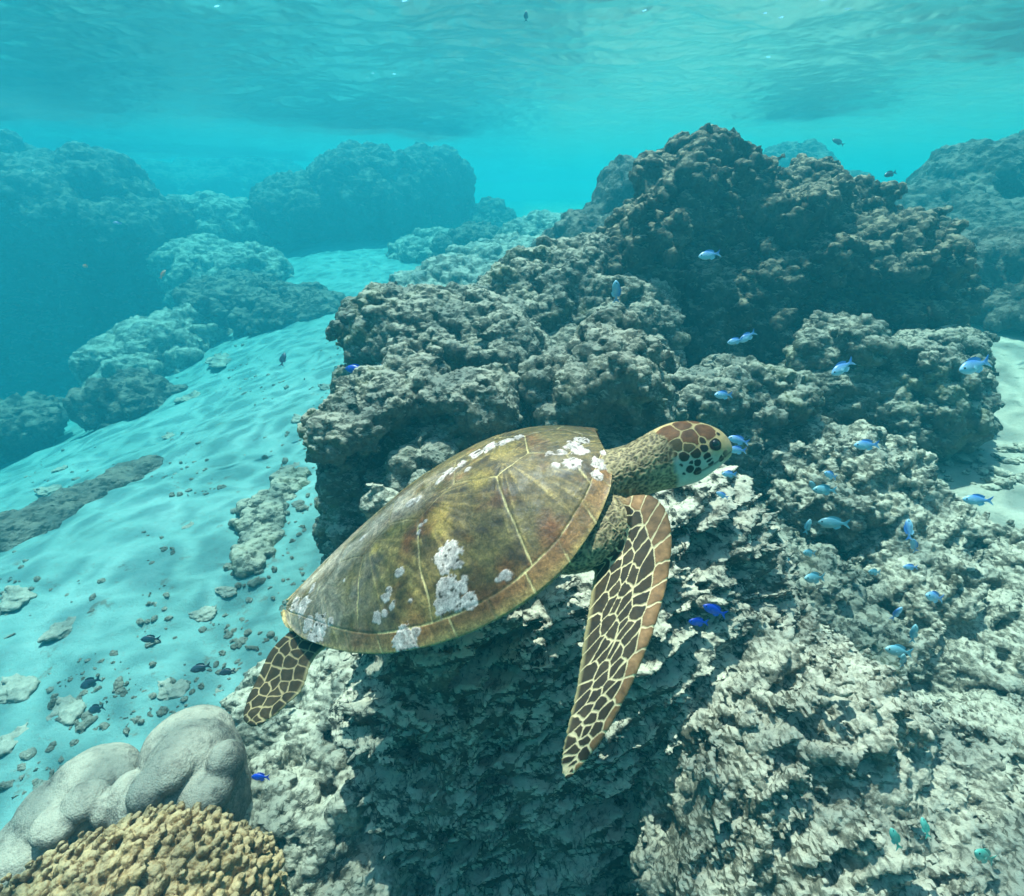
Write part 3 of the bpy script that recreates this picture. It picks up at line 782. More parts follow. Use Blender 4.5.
# torso
th = np.linspace(0, 2 * np.pi, 41)[:-1]
rings = []
for x in np.linspace(-.28, .30, 30):
    w = interp(CX, CW, np.array([x]))[0] * .9; rz = interp(CX, RIMZ, np.array([x]))[0]
    e = math.sqrt(max(.02, 1 - ((x + .01) / .34) ** 2))
    y = w * np.cos(th); z = np.where(np.sin(th) > 0, min(.035, max(.0, .6 * (x + .27))) * np.sin(th), .075 * e * np.sin(th)) + rz - .004
    rings.append(np.stack([np.full_like(th, x), y, z], 1))
pieces.append(loft(rings))
# neck and head along the picture plane at real depth; ring centres in pixels, half height in pixels, half width in metres
HEAD = [  # px, top, bottom, depth, half width
    (556, 452, 560, 1.04, .10), (578, 449, 552, 1.03, .095), (596, 450, 530, 1.025, .075), (612, 449, 505, 1.02, .062), (630, 443, 498, 1.015, .055), (645, 435, 495, 1.01, .053),
    (655, 429, 492, 1.01, .053), (668, 423.5, 489, 1.005, .054), (684, 421, 485.5, 1.0, .053), (698, 422, 481, .995, .048), (710, 425.5, 473, .99, .041),
    (719, 430, 466, .988, .032), (725, 435.5, 461, .986, .024), (729, 441, 457.5, .985, .016), (731, 446, 454, .985, .008)]
_, hs_ = resample([(h[0], *h[1:]) for h in HEAD], 60)
hx = np.linspace(HEAD[0][0], HEAD[-1][0], 60)
rings = []
for x, (tp, bt, d, hw) in zip(hx, hs_):
    c = P(x, (tp + bt) / 2, d); r = (bt - tp) / 2 * d / FPX
    cs, sn = np.cos(th), np.sin(th)
    sq = np.sign(sn) * np.abs(sn) ** .9
    rings.append(c + np.outer(cs * hw * (1 - .12 * np.clip(sn, 0, 1)), FWD) + np.outer(sq * r, UP))
HV, HQ, HT = loft(rings); pieces.append((to_local(HV), HQ, HT))
# shoulder mass
def blob(c, r, n=24):
    rg = [np.array(c) + np.stack([np.full(n, math.cos(a) * r[0]), math.sin(a) * r[1] * np.cos(np.linspace(0, 2*np.pi, n+1)[:-1]), math.sin(a) * r[2] * np.sin(np.linspace(0, 2*np.pi, n+1)[:-1])], 1)
          for a in np.linspace(.12, np.pi - .12, 16)]
    return loft(rg)
pieces.append(blob((.252, -.112, -.018), (.10, .10, .056)))
pieces.append(blob((.252, .112, -.018), (.10, .10, .056)))

def blade(st, n, thick, nrm):
    """Flipper from stations (u, Lx, Ly, Tx, Ty, depthL, depthT); L is the leading edge."""
    q, s = resample(st, n)
    rg, uv = [], []
    m = 56
    a = np.linspace(0, 2 * np.pi, m + 1)[:-1]
    v = .5 - .5 * np.cos(a)                                   # 0 leading .. 1 trailing
    for u, (lx, ly, tx, ty, dl, dt) in zip(q, s):
        Lp, Tp = P(lx, ly, dl), P(tx, ty, dt)
        tk = interp([0, .15, .4, .7, 1], thick, np.array([u]))[0]
        prof = tk * np.sign(np.sin(a)) * np.abs(np.sin(a)) ** .7 * (1.0 - .45 * v)
        rg.append(Lp + np.outer(v, Tp - Lp) + np.outer(prof, nrm))
        uv.append(np.stack([np.full(m, u), v], 1))
    V, A, B = loft(rg)
    return V, A, B, np.concatenate(uv + [[[q[0], .5]], [[q[-1], .5]]]), (q, s)

FRONT = [(0, 588, 500, 570, 556, 1.0, 1.0), (.08, 612, 500, 586, 560, .98, .965), (.16, 634, 496, 594, 568, .965, .935), (.24, 652, 497, 593, 582, .95, .91), (.32, 665, 510, 590, 600, .93, .885),
         (.4, 671, 532, 587, 619, .905, .865), (.5, 669, 570, 583, 641, .875, .845), (.6, 661, 606, 580, 664, .845, .825), (.7, 648, 645, 576, 690, .815, .80),
         (.8, 629, 690, 570, 716, .785, .775), (.9, 601, 741, 563, 748, .755, .75), (.96, 581, 766, 561, 768, .74, .738), (1.0, 568, 779, 564, 778, .732, .732)]
FV, FQ, FT, FUV, FST = blade(FRONT, 180, [.02, .015, .010, .0075, .004], -FWD * .85 + .2 * RIGHT + .5 * UP)
pieces.append((to_local(FV), FQ, FT))
REAR = [(0, 318, 612, 350, 636, 1.12, 1.07), (.18, 293, 630, 325, 648, 1.10, 1.05), (.38, 272, 650, 311, 664, 1.08, 1.03), (.6, 257, 680, 303, 688, 1.05, 1.0), (.8, 246, 704, 287, 705, 1.02, .985),
        (.93, 244, 720, 268, 721, 1.0, .98), (1, 250, 726, 258, 726, .99, .98)]
RV, RQ, RT, RUV, RST = blade(REAR, 90, [.014, .011, .008, .006, .004], -FWD * .65 + UP * .7)
pieces.append((to_local(RV), RQ, RT))
# far side limbs, mirrored in the body's own frame and folded back along the shell
fl = to_local(FV) * np.array([1, -1, 1]); piv = np.array([.24, .15, -.01])
fl = (fl - piv) @ np.array(Matrix.Rotation(rad(38), 3, 'Y')).T @ np.array(Matrix.Rotation(rad(-14), 3, 'Z')).T * .8 + piv + np.array([-.04, -.02, -.03])
pieces.append((fl, [f[::-1] for f in FQ], [f[::-1] for f in FT]))
rl = (to_local(RV) * np.array([1, -1, 1]) - np.array([-.27, .1, -.03])) * .45 + np.array([-.1, .1, -.04])
pieces.append((rl, [f[::-1] for f in RQ], [f[::-1] for f in RT]))
# tail
tl = [np.array([x, 0, -.034]) + r * np.stack([0 * th, np.cos(th), np.sin(th) * .8], 1) for x, r in ((-.27, .04), (-.32, .026), (-.36, .014), (-.385, .005))]
pieces.append(loft(tl))

raw = bpy.data.meshes.new('raw')
vs_, fs_, o_ = [], [], 0
for V, A, B in [p[:3] for p in pieces]:
    vs_ += [tuple(v) for v in V]; fs_ += [tuple(int(k) + o_ for k in f) for f in A] + [tuple(int(k) + o_ for k in f) for f in B]; o_ += len(V)
raw.from_pydata(vs_, [], fs_)
import bmesh
bm = bmesh.new(); bm.from_mesh(raw); bmesh.ops.recalc_face_normals(bm, faces=bm.faces); bm.to_mesh(raw); bm.free()
tmp = bpy.data.objects.new('tmp', raw); COL.objects.link(tmp)
rm = tmp.modifiers.new('r', 'REMESH'); rm.mode = 'VOXEL'; rm.voxel_size = .0026
sm = tmp.modifiers.new('s', 'SMOOTH'); sm.factor = .5; sm.iterations = 5
ss = tmp.modifiers.new('ss', 'SUBSURF'); ss.levels = 1; ss.render_levels = 1
dg = bpy.context.evaluated_depsgraph_get()
body_me = bpy.data.meshes.new_from_object(tmp.evaluated_get(dg))
bpy.data.objects.remove(tmp)
body_me.name = 'body'
n = len(body_me.vertices)
BV = np.empty(n * 3, np.float32); body_me.vertices.foreach_get('co', BV); BV = BV.reshape(-1, 3).astype(float)
BW = to_world(BV); bpx, bdep = project(BW)
body_me.polygons.foreach_set('use_smooth', np.ones(len(body_me.polygons), bool))
c3b = lambda *v: np.array(v)[None, :] * np.ones((n, 1))
bn = fbm(BV * 25, 3, 81); bf = fbm(BV * 110, 3, 82)
# bare skin: wrinkled, tan and olive
wr = worley(BV * np.array([150, 190, 190]) + 1.5 * fbm(BV * 60, 2, 83)[:, None], 84)
pigb = lerp(c3b(.07, .055, .03), c3b(.44, .35, .18), 1.5 * wr - .45 + .5 * bn)
low = np.clip((-.035 - BV[:, 2]) / .03, 0, 1) * (BV[:, 0] < .3)
pigb = lerp(pigb, c3b(.55, .52, .40), low)
relb = .0028 * (wr - .5)

from mathutils.bvhtree import BVHTree
def near_uv(V, Fq, uv):
    T = [(a, b_, c_) for a, b_, c_, d_ in Fq] + [(a, c_, d_) for a, b_, c_, d_ in Fq]
    bv = BVHTree.FromPolygons([tuple(v) for v in V], [tuple(int(k) for k in t) for t in T])
    lo, hi = V.min(0) - .012, V.max(0) + .012
    cand = np.where(((BV > lo) & (BV < hi)).all(1))[0]
    ks, P0, ti = [], [], []
    for k in cand:
        loc, _, idx_, dist = bv.find_nearest(BV[k], .013)
        if idx_ is not None: ks.append(k); P0.append(loc); ti.append(idx_)
    T = np.array(T)[ti]; P0 = np.array(P0)
    A, B_, C_ = V[T[:, 0]], V[T[:, 1]], V[T[:, 2]]
    e0, e1, e2 = B_ - A, C_ - A, P0 - A
    d00, d01, d11 = (e0*e0).sum(1), (e0*e1).sum(1), (e1*e1).sum(1); d20, d21 = (e2*e0).sum(1), (e2*e1).sum(1)
    den = d00 * d11 - d01 * d01 + 1e-20
    v = (d11 * d20 - d01 * d21) / den; w = (d00 * d21 - d01 * d20) / den
    U = uv[T[:, 0]] * (1 - v - w)[:, None] + uv[T[:, 1]] * v[:, None] + uv[T[:, 2]] * w[:, None]
    return np.array(ks), U

def scale_cells(uv, st, L, rows, seed, aniso=.92):
    """Cells laid out row by row along a flipper; returns (nearest, second) distances and the cell index."""
    rs = np.random.RandomState(seed)
    q, s = st
    wd = np.hypot(s[:, 0] - s[:, 2], s[:, 1] - s[:, 3]) * s[:, 4] / FPX
    sites, kind = [], []
    for v, cnt, jit, kd_ in rows:
        for k in range(cnt):
            u = (k + .5 + rs.uniform(-jit, jit)) / cnt
            u = .04 + .96 * u
            ww = np.interp(u, q, wd)
            sites.append((u * L * aniso, (v + rs.uniform(-jit, jit) * .2 - .5) * ww)); kind.append(kd_ + rs.uniform(0, .3))
    S_ = np.array(sites); kind = np.array(kind)
    XY = np.stack([uv[:, 0] * L * aniso, (uv[:, 1] - .5) * np.interp(uv[:, 0], q, wd)], 1)
    XY += .0018 * np.stack([pnoise(np.c_[XY * 90, 0 * XY[:, :1]], 91), pnoise(np.c_[XY * 90, 1 + 0 * XY[:, :1]], 92)], 1)
    d = np.sqrt(((XY[:, None] - S_[None]) ** 2).sum(2))
    o = np.argpartition(d, 1, 1)[:, :2]
    d2 = np.take_along_axis(d, o, 1); sw_ = d2[:, 0] > d2[:, 1]
    o[sw_] = o[sw_][:, ::-1]; d2.sort(1)
    return (d2[:, 1] - d2[:, 0]), kind[o[:, 0]]

def paint_flipper(V, FQs, uv, st, L, rows, seed, seamw, lead):
    k, U = near_uv(V, FQs, uv)
    e, kd_ = scale_cells(U, st, L, rows, seed)
    wgt = np.clip((U[:, 0] - .10) / .07, 0, 1)
    nn = fbm(BV[k] * 70, 3, seed); n2 = fbm(BV[k] * 200, 2, seed + 1)
    dark = np.array([.034, .023, .011]); tan = np.array([.28, .15, .065])
    cell = np.where((kd_ >= 1)[:, None], tan * (1 + .75 * nn)[:, None] * (.6 + 1.5 * (kd_ % 1))[:, None], dark * (1 + .8 * nn)[:, None] * (.7 + 2.2 * (kd_ % 1))[:, None])
    cell = cell * (1 + .3 * n2)[:, None]
    rim = np.clip(1 - (e - seamw) / (.006), 0, 1) * (kd_ >= 1)
    cell = cell + (np.array([.12, .06, .02]) - cell) * (.5 * rim)[:, None]
    s = np.clip((seamw * 1.35 - e) / (seamw * .55), 0, 1)
    seamc = (np.array([.60, .50, .28]) if seed > 9 else np.array([.34, .27, .14])) * (1 + .2 * nn)[:, None]
    c = cell + (seamc - cell) * s[:, None]
    edge = np.clip((U[:, 1] - .93) / .05, 0, 1)
    c = c + (np.array([.5, .42, .2]) - c) * (.6 * edge)[:, None]
    pigb[k] = pigb[k] + (c - pigb[k]) * wgt[:, None]
    relb[k] = relb[k] * (1 - wgt) + wgt * (.0011 * np.clip(e / .003, 0, 1))

paint_flipper(to_local(FV), FQ, FUV, FST, .50, [(.13, 16, .12, 1.0), (.36, 19, .36, .0), (.52, 25, .36, .0), (.68, 23, .36, .0), (.88, 15, .36, .0)], 11, .0021, True)
paint_flipper(to_local(RV), RQ, RUV, RST, .19, [(.1, 9, .3, .1), (.35, 11, .4, .05), (.6, 11, .4, .05), (.87, 8, .3, .1)], 8, .0017, True)

# head scales: sites seen in the photo on the right side, mirrored to the left
SITES = [(430,212,64,1),(520,160,52,1),(583,236,52,1),(672,196,56,1),(600,140,30,1),(486,287,38,.3),(572,300,34,.4),(650,256,24,.1),(475,345,18,.2),(540,358,27,.1),(612,340,28,.1),(665,308,22,0),(686,361,20,0),
         (702,385,18,0),(712,405,18,0),(624,403,19,0),(585,400,12,0),(576,443,21,0),(625,455,23,0),(738,284,34,0),(752,214,14,0),(780,372,22,0),(800,345,20,0),(540,470,8,0),(520,410,8,.1)]
hm = np.where((bpx[:, 0] > 636) & (bpx[:, 0] < 736) & (bpx[:, 1] > 410) & (bpx[:, 1] < 497) & (BV[:, 0] > .36))[0]
hp = BW[hm]; cdep = np.interp(bpx[hm, 0], hx, hs_[:, 2])
front_side = bdep[hm] < cdep
sp, sr, stn = [], [], []
for a, b_, r, tn in SITES:
    px, py = 600 + a / 6.4, 400 + b_ / 6.4
    dd = np.hypot(bpx[hm, 0] - px, bpx[hm, 1] - py) + 30 * (~front_side)
    k = np.argmin(dd); p = hp[k]
    sp.append(p); sr.append(r / 6.4 / FPX); stn.append(tn)
    p2 = p + 2 * (np.interp(bpx[hm[k], 0], hx, hs_[:, 2]) - p @ FWD) * FWD
    if p2 @ FWD - p @ FWD > .012: sp.append(p2); sr.append(r / 6.4 / FPX); stn.append(tn)
sp, sr, stn = np.array(sp), np.array(sr), np.array(stn)
hp_w = hp + .0014 * np.stack([pnoise(hp * 120, 95 + j) for j in range(3)], 1)
dk = np.linalg.norm(hp_w[:, None] - sp[None], axis=2) / sr[None]
o = np.argsort(dk, 1)[:, :2]; d1 = np.take_along_axis(dk, o, 1); t1 = stn[o[:, 0]]; r1 = sr[o[:, 0]]
gap = (d1[:, 1] - d1[:, 0]) * r1
inside = np.clip((gap - .0012) / .0010, 0, 1) * np.clip((1.27 - d1[:, 0]) / .14, 0, 1)
hn = fbm(hp * 60, 3, 97); hn2 = fbm(hp * 190, 2, 98)
cc = np.where((t1 >= 1)[:, None], np.array([.125, .052, .02]) * (1 + .9 * hn)[:, None], np.array([.016, .014, .011]) + (t1 * np.ones(len(hm)))[:, None] * np.array([.16, .11, .03]))
cc = cc * (1 + .25 * hn2)[:, None]
topk = np.clip((462 - bpx[hm, 1]) / 14, 0, 1)
basec = np.array([.36, .42, .35]) + topk[:, None] * (np.array([.46, .35, .16]) - np.array([.36, .42, .35]))
basec = basec * (1 + .15 * hn)[:, None]
hcol = basec + (cc - basec) * inside[:, None]
beak = np.clip((bpx[hm, 0] - 722) / 5, 0, 1)[:, None]
hcol = hcol + (np.array([.36, .28, .16]) - hcol) * beak * .6
mouth_y = np.interp(bpx[hm, 0], [694, 704, 716, 726, 731], [474, 470, 463, 455.5, 452])
ml = np.clip(1.5 - np.abs(bpx[hm, 1] - mouth_y), 0, 1) * (bpx[hm, 0] > 696)
hcol = hcol + (np.array([.08, .07, .05]) - hcol) * (.8 * ml)[:, None]
hedge = np.interp(bpx[hm, 1], [420, 433, 437, 450, 462, 480, 492], [650, 652, 664, 671, 671, 676, 674])
hw = np.clip((bpx[hm, 0] - hedge + 2.5 * hn) / 5, 0, 1)
pigb[hm] = pigb[hm] + (hcol - pigb[hm]) * hw[:, None]
relb[hm] = relb[hm] * (1 - hw) + hw * (.0006 * inside - .0012 * ml)
pigb *= (1 + .25 * bf)[:, None]
NRM = np.empty(n * 3, np.float32); body_me.vertex_normals.foreach_get('vector', NRM); NRM = NRM.reshape(-1, 3)
body_me.vertices.foreach_set('co', (BV + NRM * relb[:, None]).astype(np.float32).ravel())
set_color(body_me, 'pigment', np.clip(pigb, .008, .85))
mskin, nt, b, out = new_mat('turtle skin')
at = nt.nodes.new('ShaderNodeAttribute'); at.attribute_name = 'pigment'
tc = nt.nodes.new('ShaderNodeTexCoord').outputs['Object']
nt.links.new(at.outputs[0], b.inputs['Base Color'])
b.inputs['Roughness'].default_value = .62; b.inputs['Specular IOR Level'].default_value = .2
bp = nt.nodes.new('ShaderNodeBump'); bp.inputs['Strength'].default_value = .35; bp.inputs['Distance'].default_value = .0012
nt.links.new(noise(nt, tc, 300, 5, .65), bp.inputs['Height']); nt.links.new(bp.outputs[0], b.inputs['Normal'])
link('body', body_me, mskin, turtle)
body_me.update()
# eyes
def uvball(r, nu=20, nv=12):
    rg = [np.stack([math.sin(a) * np.cos(np.linspace(0, 2*np.pi, nu+1)[:-1]), math.sin(a) * np.sin(np.linspace(0, 2*np.pi, nu+1)[:-1]), np.full(nu, math.cos(a))], 1) * r for a in np.linspace(.08, np.pi - .08, nv)]
    return loft(rg)
def simple_mesh(name, V, A, B, smooth=True):
    me = bpy.data.meshes.new(name); me.from_pydata([tuple(map(float, v)) for v in V], [], [tuple(map(int, f)) for f in list(A) + list(B)])
    bm = bmesh.new(); bm.from_mesh(me); bmesh.ops.recalc_face_normals(bm, faces=bm.faces); bm.to_mesh(me); bm.free()
    me.polygons.foreach_set('use_smooth', np.full(len(me.polygons), smooth)); return me
meye, nt, b, out = new_mat('dark wet eye'); b.inputs['Base Color'].default_value = (.008, .008, .008, 1); b.inputs['Roughness'].default_value = .08
dd = np.hypot(bpx[hm, 0] - 715.3, bpx[hm, 1] - 444.5) + 30 * (~front_side)
ep = hp[np.argmin(dd)]
for s_ in (0, 1):
    q = ep + .0055 * FWD
    if s_: q = q + 2 * (np.interp(715, hx, hs_[:, 2]) - q @ FWD) * FWD
    link('eye', simple_mesh('eye', *uvball(.0088)), meye, turtle, to_local(q))

# ------------------------------------------------------------------ stones and rubble on the sand
def stone_mesh(seed, r=(1, .8, .6)):
    F, lo = rock_field([(np.zeros(3), np.array(r)), (np.array([.3, .2, .1]), np.array(r) * .7)], .11, .2, .1, [(.25, 1.4, 'fbm', None), (.16, 2.8, 'lump', None)], .5)
    V, Q = surface_nets(F, lo, .11); V, Q = keep_largest(V, Q)
    V = V + vnormals(V, Q) * (.07 * fbm(V * 5 + seed, 3, seed))[:, None]
    V[:, 2] -= V[:, 2].min()
    return V, Q
def stone_proto(seed):
    r = np.random.RandomState(seed)
    V, Q = stone_mesh(seed, (1, r.uniform(.6, .9), r.uniform(.4, .65)))
    V = V * (1 + .3 * fbm(V * .9 + seed * 3.1, 2, seed))[:, None]
    return V, Q
STONE = rock_mat('weedy sea stone', [(0.3, (0.1, 0.1, 0.08)), (0.5, (0.2, 0.2, 0.16)), (0.7, (0.34, 0.33, 0.27))], 3, (.40, .42, .36), .4, None, (12, .06))
protos = [mesh_from('stone', *stone_proto(s)) for s in range(5)]
for me in protos: me.materials.append(STONE)
def stone(label, px, py, wpx, rz=0, flat=1.0, along=1.0, cat='stone', name='stone', group='stones on the sand', sink=.5, k=None):
    p, d = ground(px, py)
    s = wpx * .4 * d / FPX
    o = bpy.data.objects.new(name, protos[(int(px) if k is None else k) % 5]); COL.objects.link(o)
    o.location = p - np.array([0, 0, s * .5 * sink]); o.scale = (s * along, s, s * flat); o.rotation_euler = (0, 0, rad(rz))
    return tag(o, label, cat, group)
for args in [
    ('small round dark stone on open sand, straight below the low rock on the sand', 170, 437, 16),
    ('small dark stone above the long fallen slab on the sand', 60, 470, 14),
    ('dark stone just above the long fallen slab near the left edge', 50, 491, 24),
    ('stone on the sand under the faded rock hump, left of the bright sand slope', 188, 400, 26),
    ('flat stone on the sand below the pale topped reef ledge', 222, 362, 36),
    ('small stone left of the broad lumpy grey rock on the sand', 330, 388, 22),
    ('small weedy stone on the sand left of the stacked grey rock', 298, 420, 18),
    ('dark weedy stone on the sand beside the rubble strip', 290, 470, 22),
    ('small stone on the sand halfway between the long slab and the rubble strip', 188, 527, 12),
    ('small dark stone on the sand above the turtle tail', 228, 592, 22),
    ('dark stone on the sand just left of the turtle shell tip', 204, 615, 24),
    ('small stone on the sand farther left of the turtle shell tip', 160, 602, 14),
    ('dark weedy stone near the left edge below the long slab', 18, 600, 40),
    ('weedy stone low at the left edge below the slab', 60, 632, 34),
    ('dark weedy stone low at the left edge above the massive coral', 20, 690, 44),
    ('flat weedy stone on the sand above the massive coral', 70, 712, 40),
    ('stone on the sand between the rear flipper and the massive coral', 175, 690, 34),
    ('small stone on the sand just left of the rear flipper', 222, 690, 26),
    ('weedy stone by the left edge beside the massive coral', 10, 745, 36)]:
    stone(*args, rz=args[1] * 7 % 180, flat=.5)
# long fallen slab
p0, d0 = ground(-10, 548); p1, d1_ = ground(152, 466)
bl = [(p0 + (p1 - p0) * t, np.array([.17, .15, .08]) * (1 - .35 * t)) for t in np.linspace(0, 1, 9)]
rock('fallen_slab', 'long dark fallen slab lying flat on the sand at the left', 'reef rock', bl, .018, FAR, .1, [(.02, 3, 'fbm'), (.018, 7, 'lump')], [(.012, 14, 'fbm')], .02)
# rubble strip on the sand left of the reef
def strip(pts, w):
    out_ = []
    for px, py, wp in pts:
        p, d = ground(px, py); r = wp * d / FPX
        out_.append((p, np.array([r, r * 1.3, r * .5])))
    return out_
rock('rubble_patch', 'dark strip of weedy rubble on the sand left of the reef', 'coral rubble', strip([(258, 545, 12), (262, 522, 14), (272, 505, 15), (282, 492, 10), (296, 480, 9), (250, 560, 7)], 1), .011, MID, .05,
     [(.035, 6, 'fbm'), (.03, 12, 'lump')], [(.012, 28, 'lump')], .03)

def scatter(name, label, spots, seed, mat, proto_ids=(0, 1, 2, 3, 4)):
    """Loose bits nobody could count, as one mesh."""
    rs = np.random.RandomState(seed); Vs, Fs, o_ = [], [], 0
    small = []
    for s in proto_ids:
        F, lo = rock_field([(np.zeros(3), np.array([1, rs.uniform(.5, .9), rs.uniform(.4, .7)]))], .28, .2, 0, [(.3, 1.5, 'fbm', None)], .6)
        V, Q = surface_nets(F, lo, .28); V = V * (1 + .35 * fbm(V * 1.3 + s * 5, 2, s + 40))[:, None]; small.append((V, Q))
    for x, y, r in spots:
        V, Q = small[rs.randint(len(small))]
        R_ = np.array(Matrix.Rotation(rs.uniform(0, 6.28), 3, 'Z') @ Matrix.Rotation(rs.uniform(-.5, .5), 3, 'X'))
        sc = r * rs.uniform(.7, 1.3, 3)
        z = float(Hs_cache(x, y))
        Vs.append((V * sc) @ R_.T + np.array([x, y, z + r * .15])); Fs.append(Q + o_); o_ += len(V)
    V = np.concatenate(Vs)
    return tag(link(name, mesh_from(name, V, np.concatenate(Fs)), mat), label, kind='stuff')
def Hs_cache(x, y): return Hsea(np.array([x]), np.array([y]))[0]
rs = np.random.RandomState(4)
spots = []
while len(spots) < 1100:
    px, py = rs.uniform(-60, 420), rs.uniform(330, 800)
    dens = pnoise(np.array([[px / 70., py / 55., 3.3]]), 12)[0]
    if dens < -.05 + .3 * rs.rand(): continue
    r = P(px, py, 1.0); z = -1.75 if py > 500 else -1.6
    t = z / r[2]; p = r * t
    for _ in range(3):
        t = Hbase(p[0:1], p[1:2])[0] / r[2]; p = r * t
    spots.append((p[0] + rs.normal() * .03, p[1] + rs.normal() * .03, abs(rs.normal()) * .008 + .004 + (.014 if rs.rand() < .06 else 0)))
scatter('sand_debris', 'scattered shell and coral crumbs over the sand', spots, 5, STONE)
spots = []
while len(spots) < 1500:
    px, py = rs.uniform(690, 1070), rs.uniform(400, 720)
    r = P(px, py, 1.0); t = -1.2 / r[2]; p = r * t
    for _ in range(3):
        t = Hbase(p[0:1], p[1:2])[0] / r[2]; p = r * t
    dens = pnoise(np.array([[p[0] * 2.2, p[1] * 2.2, 1.3]]), 14)[0]
    if dens < -.1 + .3 * rs.rand() or (px > 890 and py < 520 and rs.rand() < .75): continue
    spots.append((p[0], p[1], abs(rs.normal()) * .018 + .007))
scatter('coral_rubble', 'loose pale coral rubble covering the reef flat', spots, 6, PALE)

# ------------------------------------------------------------------ fish
def fish_mat(name, back, belly, rough=.35):
    m, nt, b, out = new_mat(name)
    tc = nt.nodes.new('ShaderNodeTexCoord').outputs['Object']
    sx = nt.nodes.new('ShaderNodeSeparateXYZ'); nt.links.new(tc, sx.inputs[0])
    k = math_(nt, 'ADD', sx.outputs[2], math_(nt, 'MULTIPLY', math_(nt, 'SUBTRACT', noise(nt, tc, 3, 3), .5), .12))
    k = math_(nt, 'SUBTRACT', k, math_(nt, 'MULTIPLY', sx.outputs[0], .22))
    nt.links.new(mixc(nt, maprange(nt, k, -.12, .2), belly, back), b.inputs['Base Color'])
    b.inputs['Roughness'].default_value = rough; b.inputs['Specular IOR Level'].default_value = .6
    return m
fx = np.linspace(-.36, .5, 22)
fh = interp([-.36, -.28, -.1, .1, .28, .4, .47, .5], [.05, .06, .14, .19, .17, .11, .05, .012], fx)
fw = interp([-.36, -.28, -.1, .1, .28, .4, .47, .5], [.016, .02, .05, .075, .078, .058, .03, .008], fx)
tf = np.linspace(0, 2 * np.pi, 17)[:-1]
FB = loft([np.stack([np.full(16, x), w * np.cos(tf), h * np.sin(tf)], 1) for x, h, w in zip(fx, fh, fw)])
def fin(outline, t=.008):
    o_ = np.array(outline, float); m = len(o_)
    V = np.concatenate([np.c_[o_[:, 0], np.full(m, -t), o_[:, 1]], np.c_[o_[:, 0], np.full(m, t), o_[:, 1]]])
    A = [(k, (k+1) % m, m + (k+1) % m, m + k) for k in range(m)]
    return V, A, [tuple(range(m))[::-1], tuple(range(m, 2 * m))]
TAIL = fin([(-.33, .045), (-.42, .09), (-.56, .19), (-.52, .1), (-.455, .0), (-.52, -.1), (-.56, -.19), (-.42, -.09), (-.33, -.045)])
DORS = fin([(.2, .17), (.12, .235), (-.02, .25), (-.16, .22), (-.27, .15), (-.24, .07), (0, .14)])
ANAL = fin([(.02, -.16), (-.08, -.235), (-.2, -.2), (-.27, -.13), (-.22, -.06), (-.05, -.13)])
PECT = fin([(.2, -.02), (.1, .03), (.02, -.04), (.08, -.09)], .004)
def make_fish(mat, finmat, label):
    root = link('reef_fish', simple_mesh('reef_fish', *FB), mat)
    for nm, g in (('tail_fin', TAIL), ('dorsal_fin', DORS), ('anal_fin', ANAL)):
        link(nm, simple_mesh(nm, *g, smooth=False), finmat, root)
    for s_ in (-1, 1):
        o = link('pectoral_fin', simple_mesh('pectoral_fin', *PECT, smooth=False), finmat, root, (0, s_ * .078, 0)); o.rotation_euler = (0, 0, s_ * .35)
        link('eye', simple_mesh('eye', *uvball(.03, 10, 7)), meye, root, (.37, s_ * .058, .03))
    return root
MATS = {
    'b': fish_mat('pale blue fish skin', (.05, .17, .50), (.33, .58, .74)),
    't': fish_mat('turquoise fish skin', (.09, .28, .38), (.26, .48, .52)),
    'r': fish_mat('royal blue fish skin', (.004, .03, .45), (.012, .07, .55)),
    'd': fish_mat('dark fish skin', (.02, .03, .05), (.05, .08, .12)),
    'g': fish_mat('green fish skin', (.04, .26, .20), (.12, .40, .33)),
    'o': fish_mat('orange fish skin', (.6, .2, .1), (.7, .45, .35))}
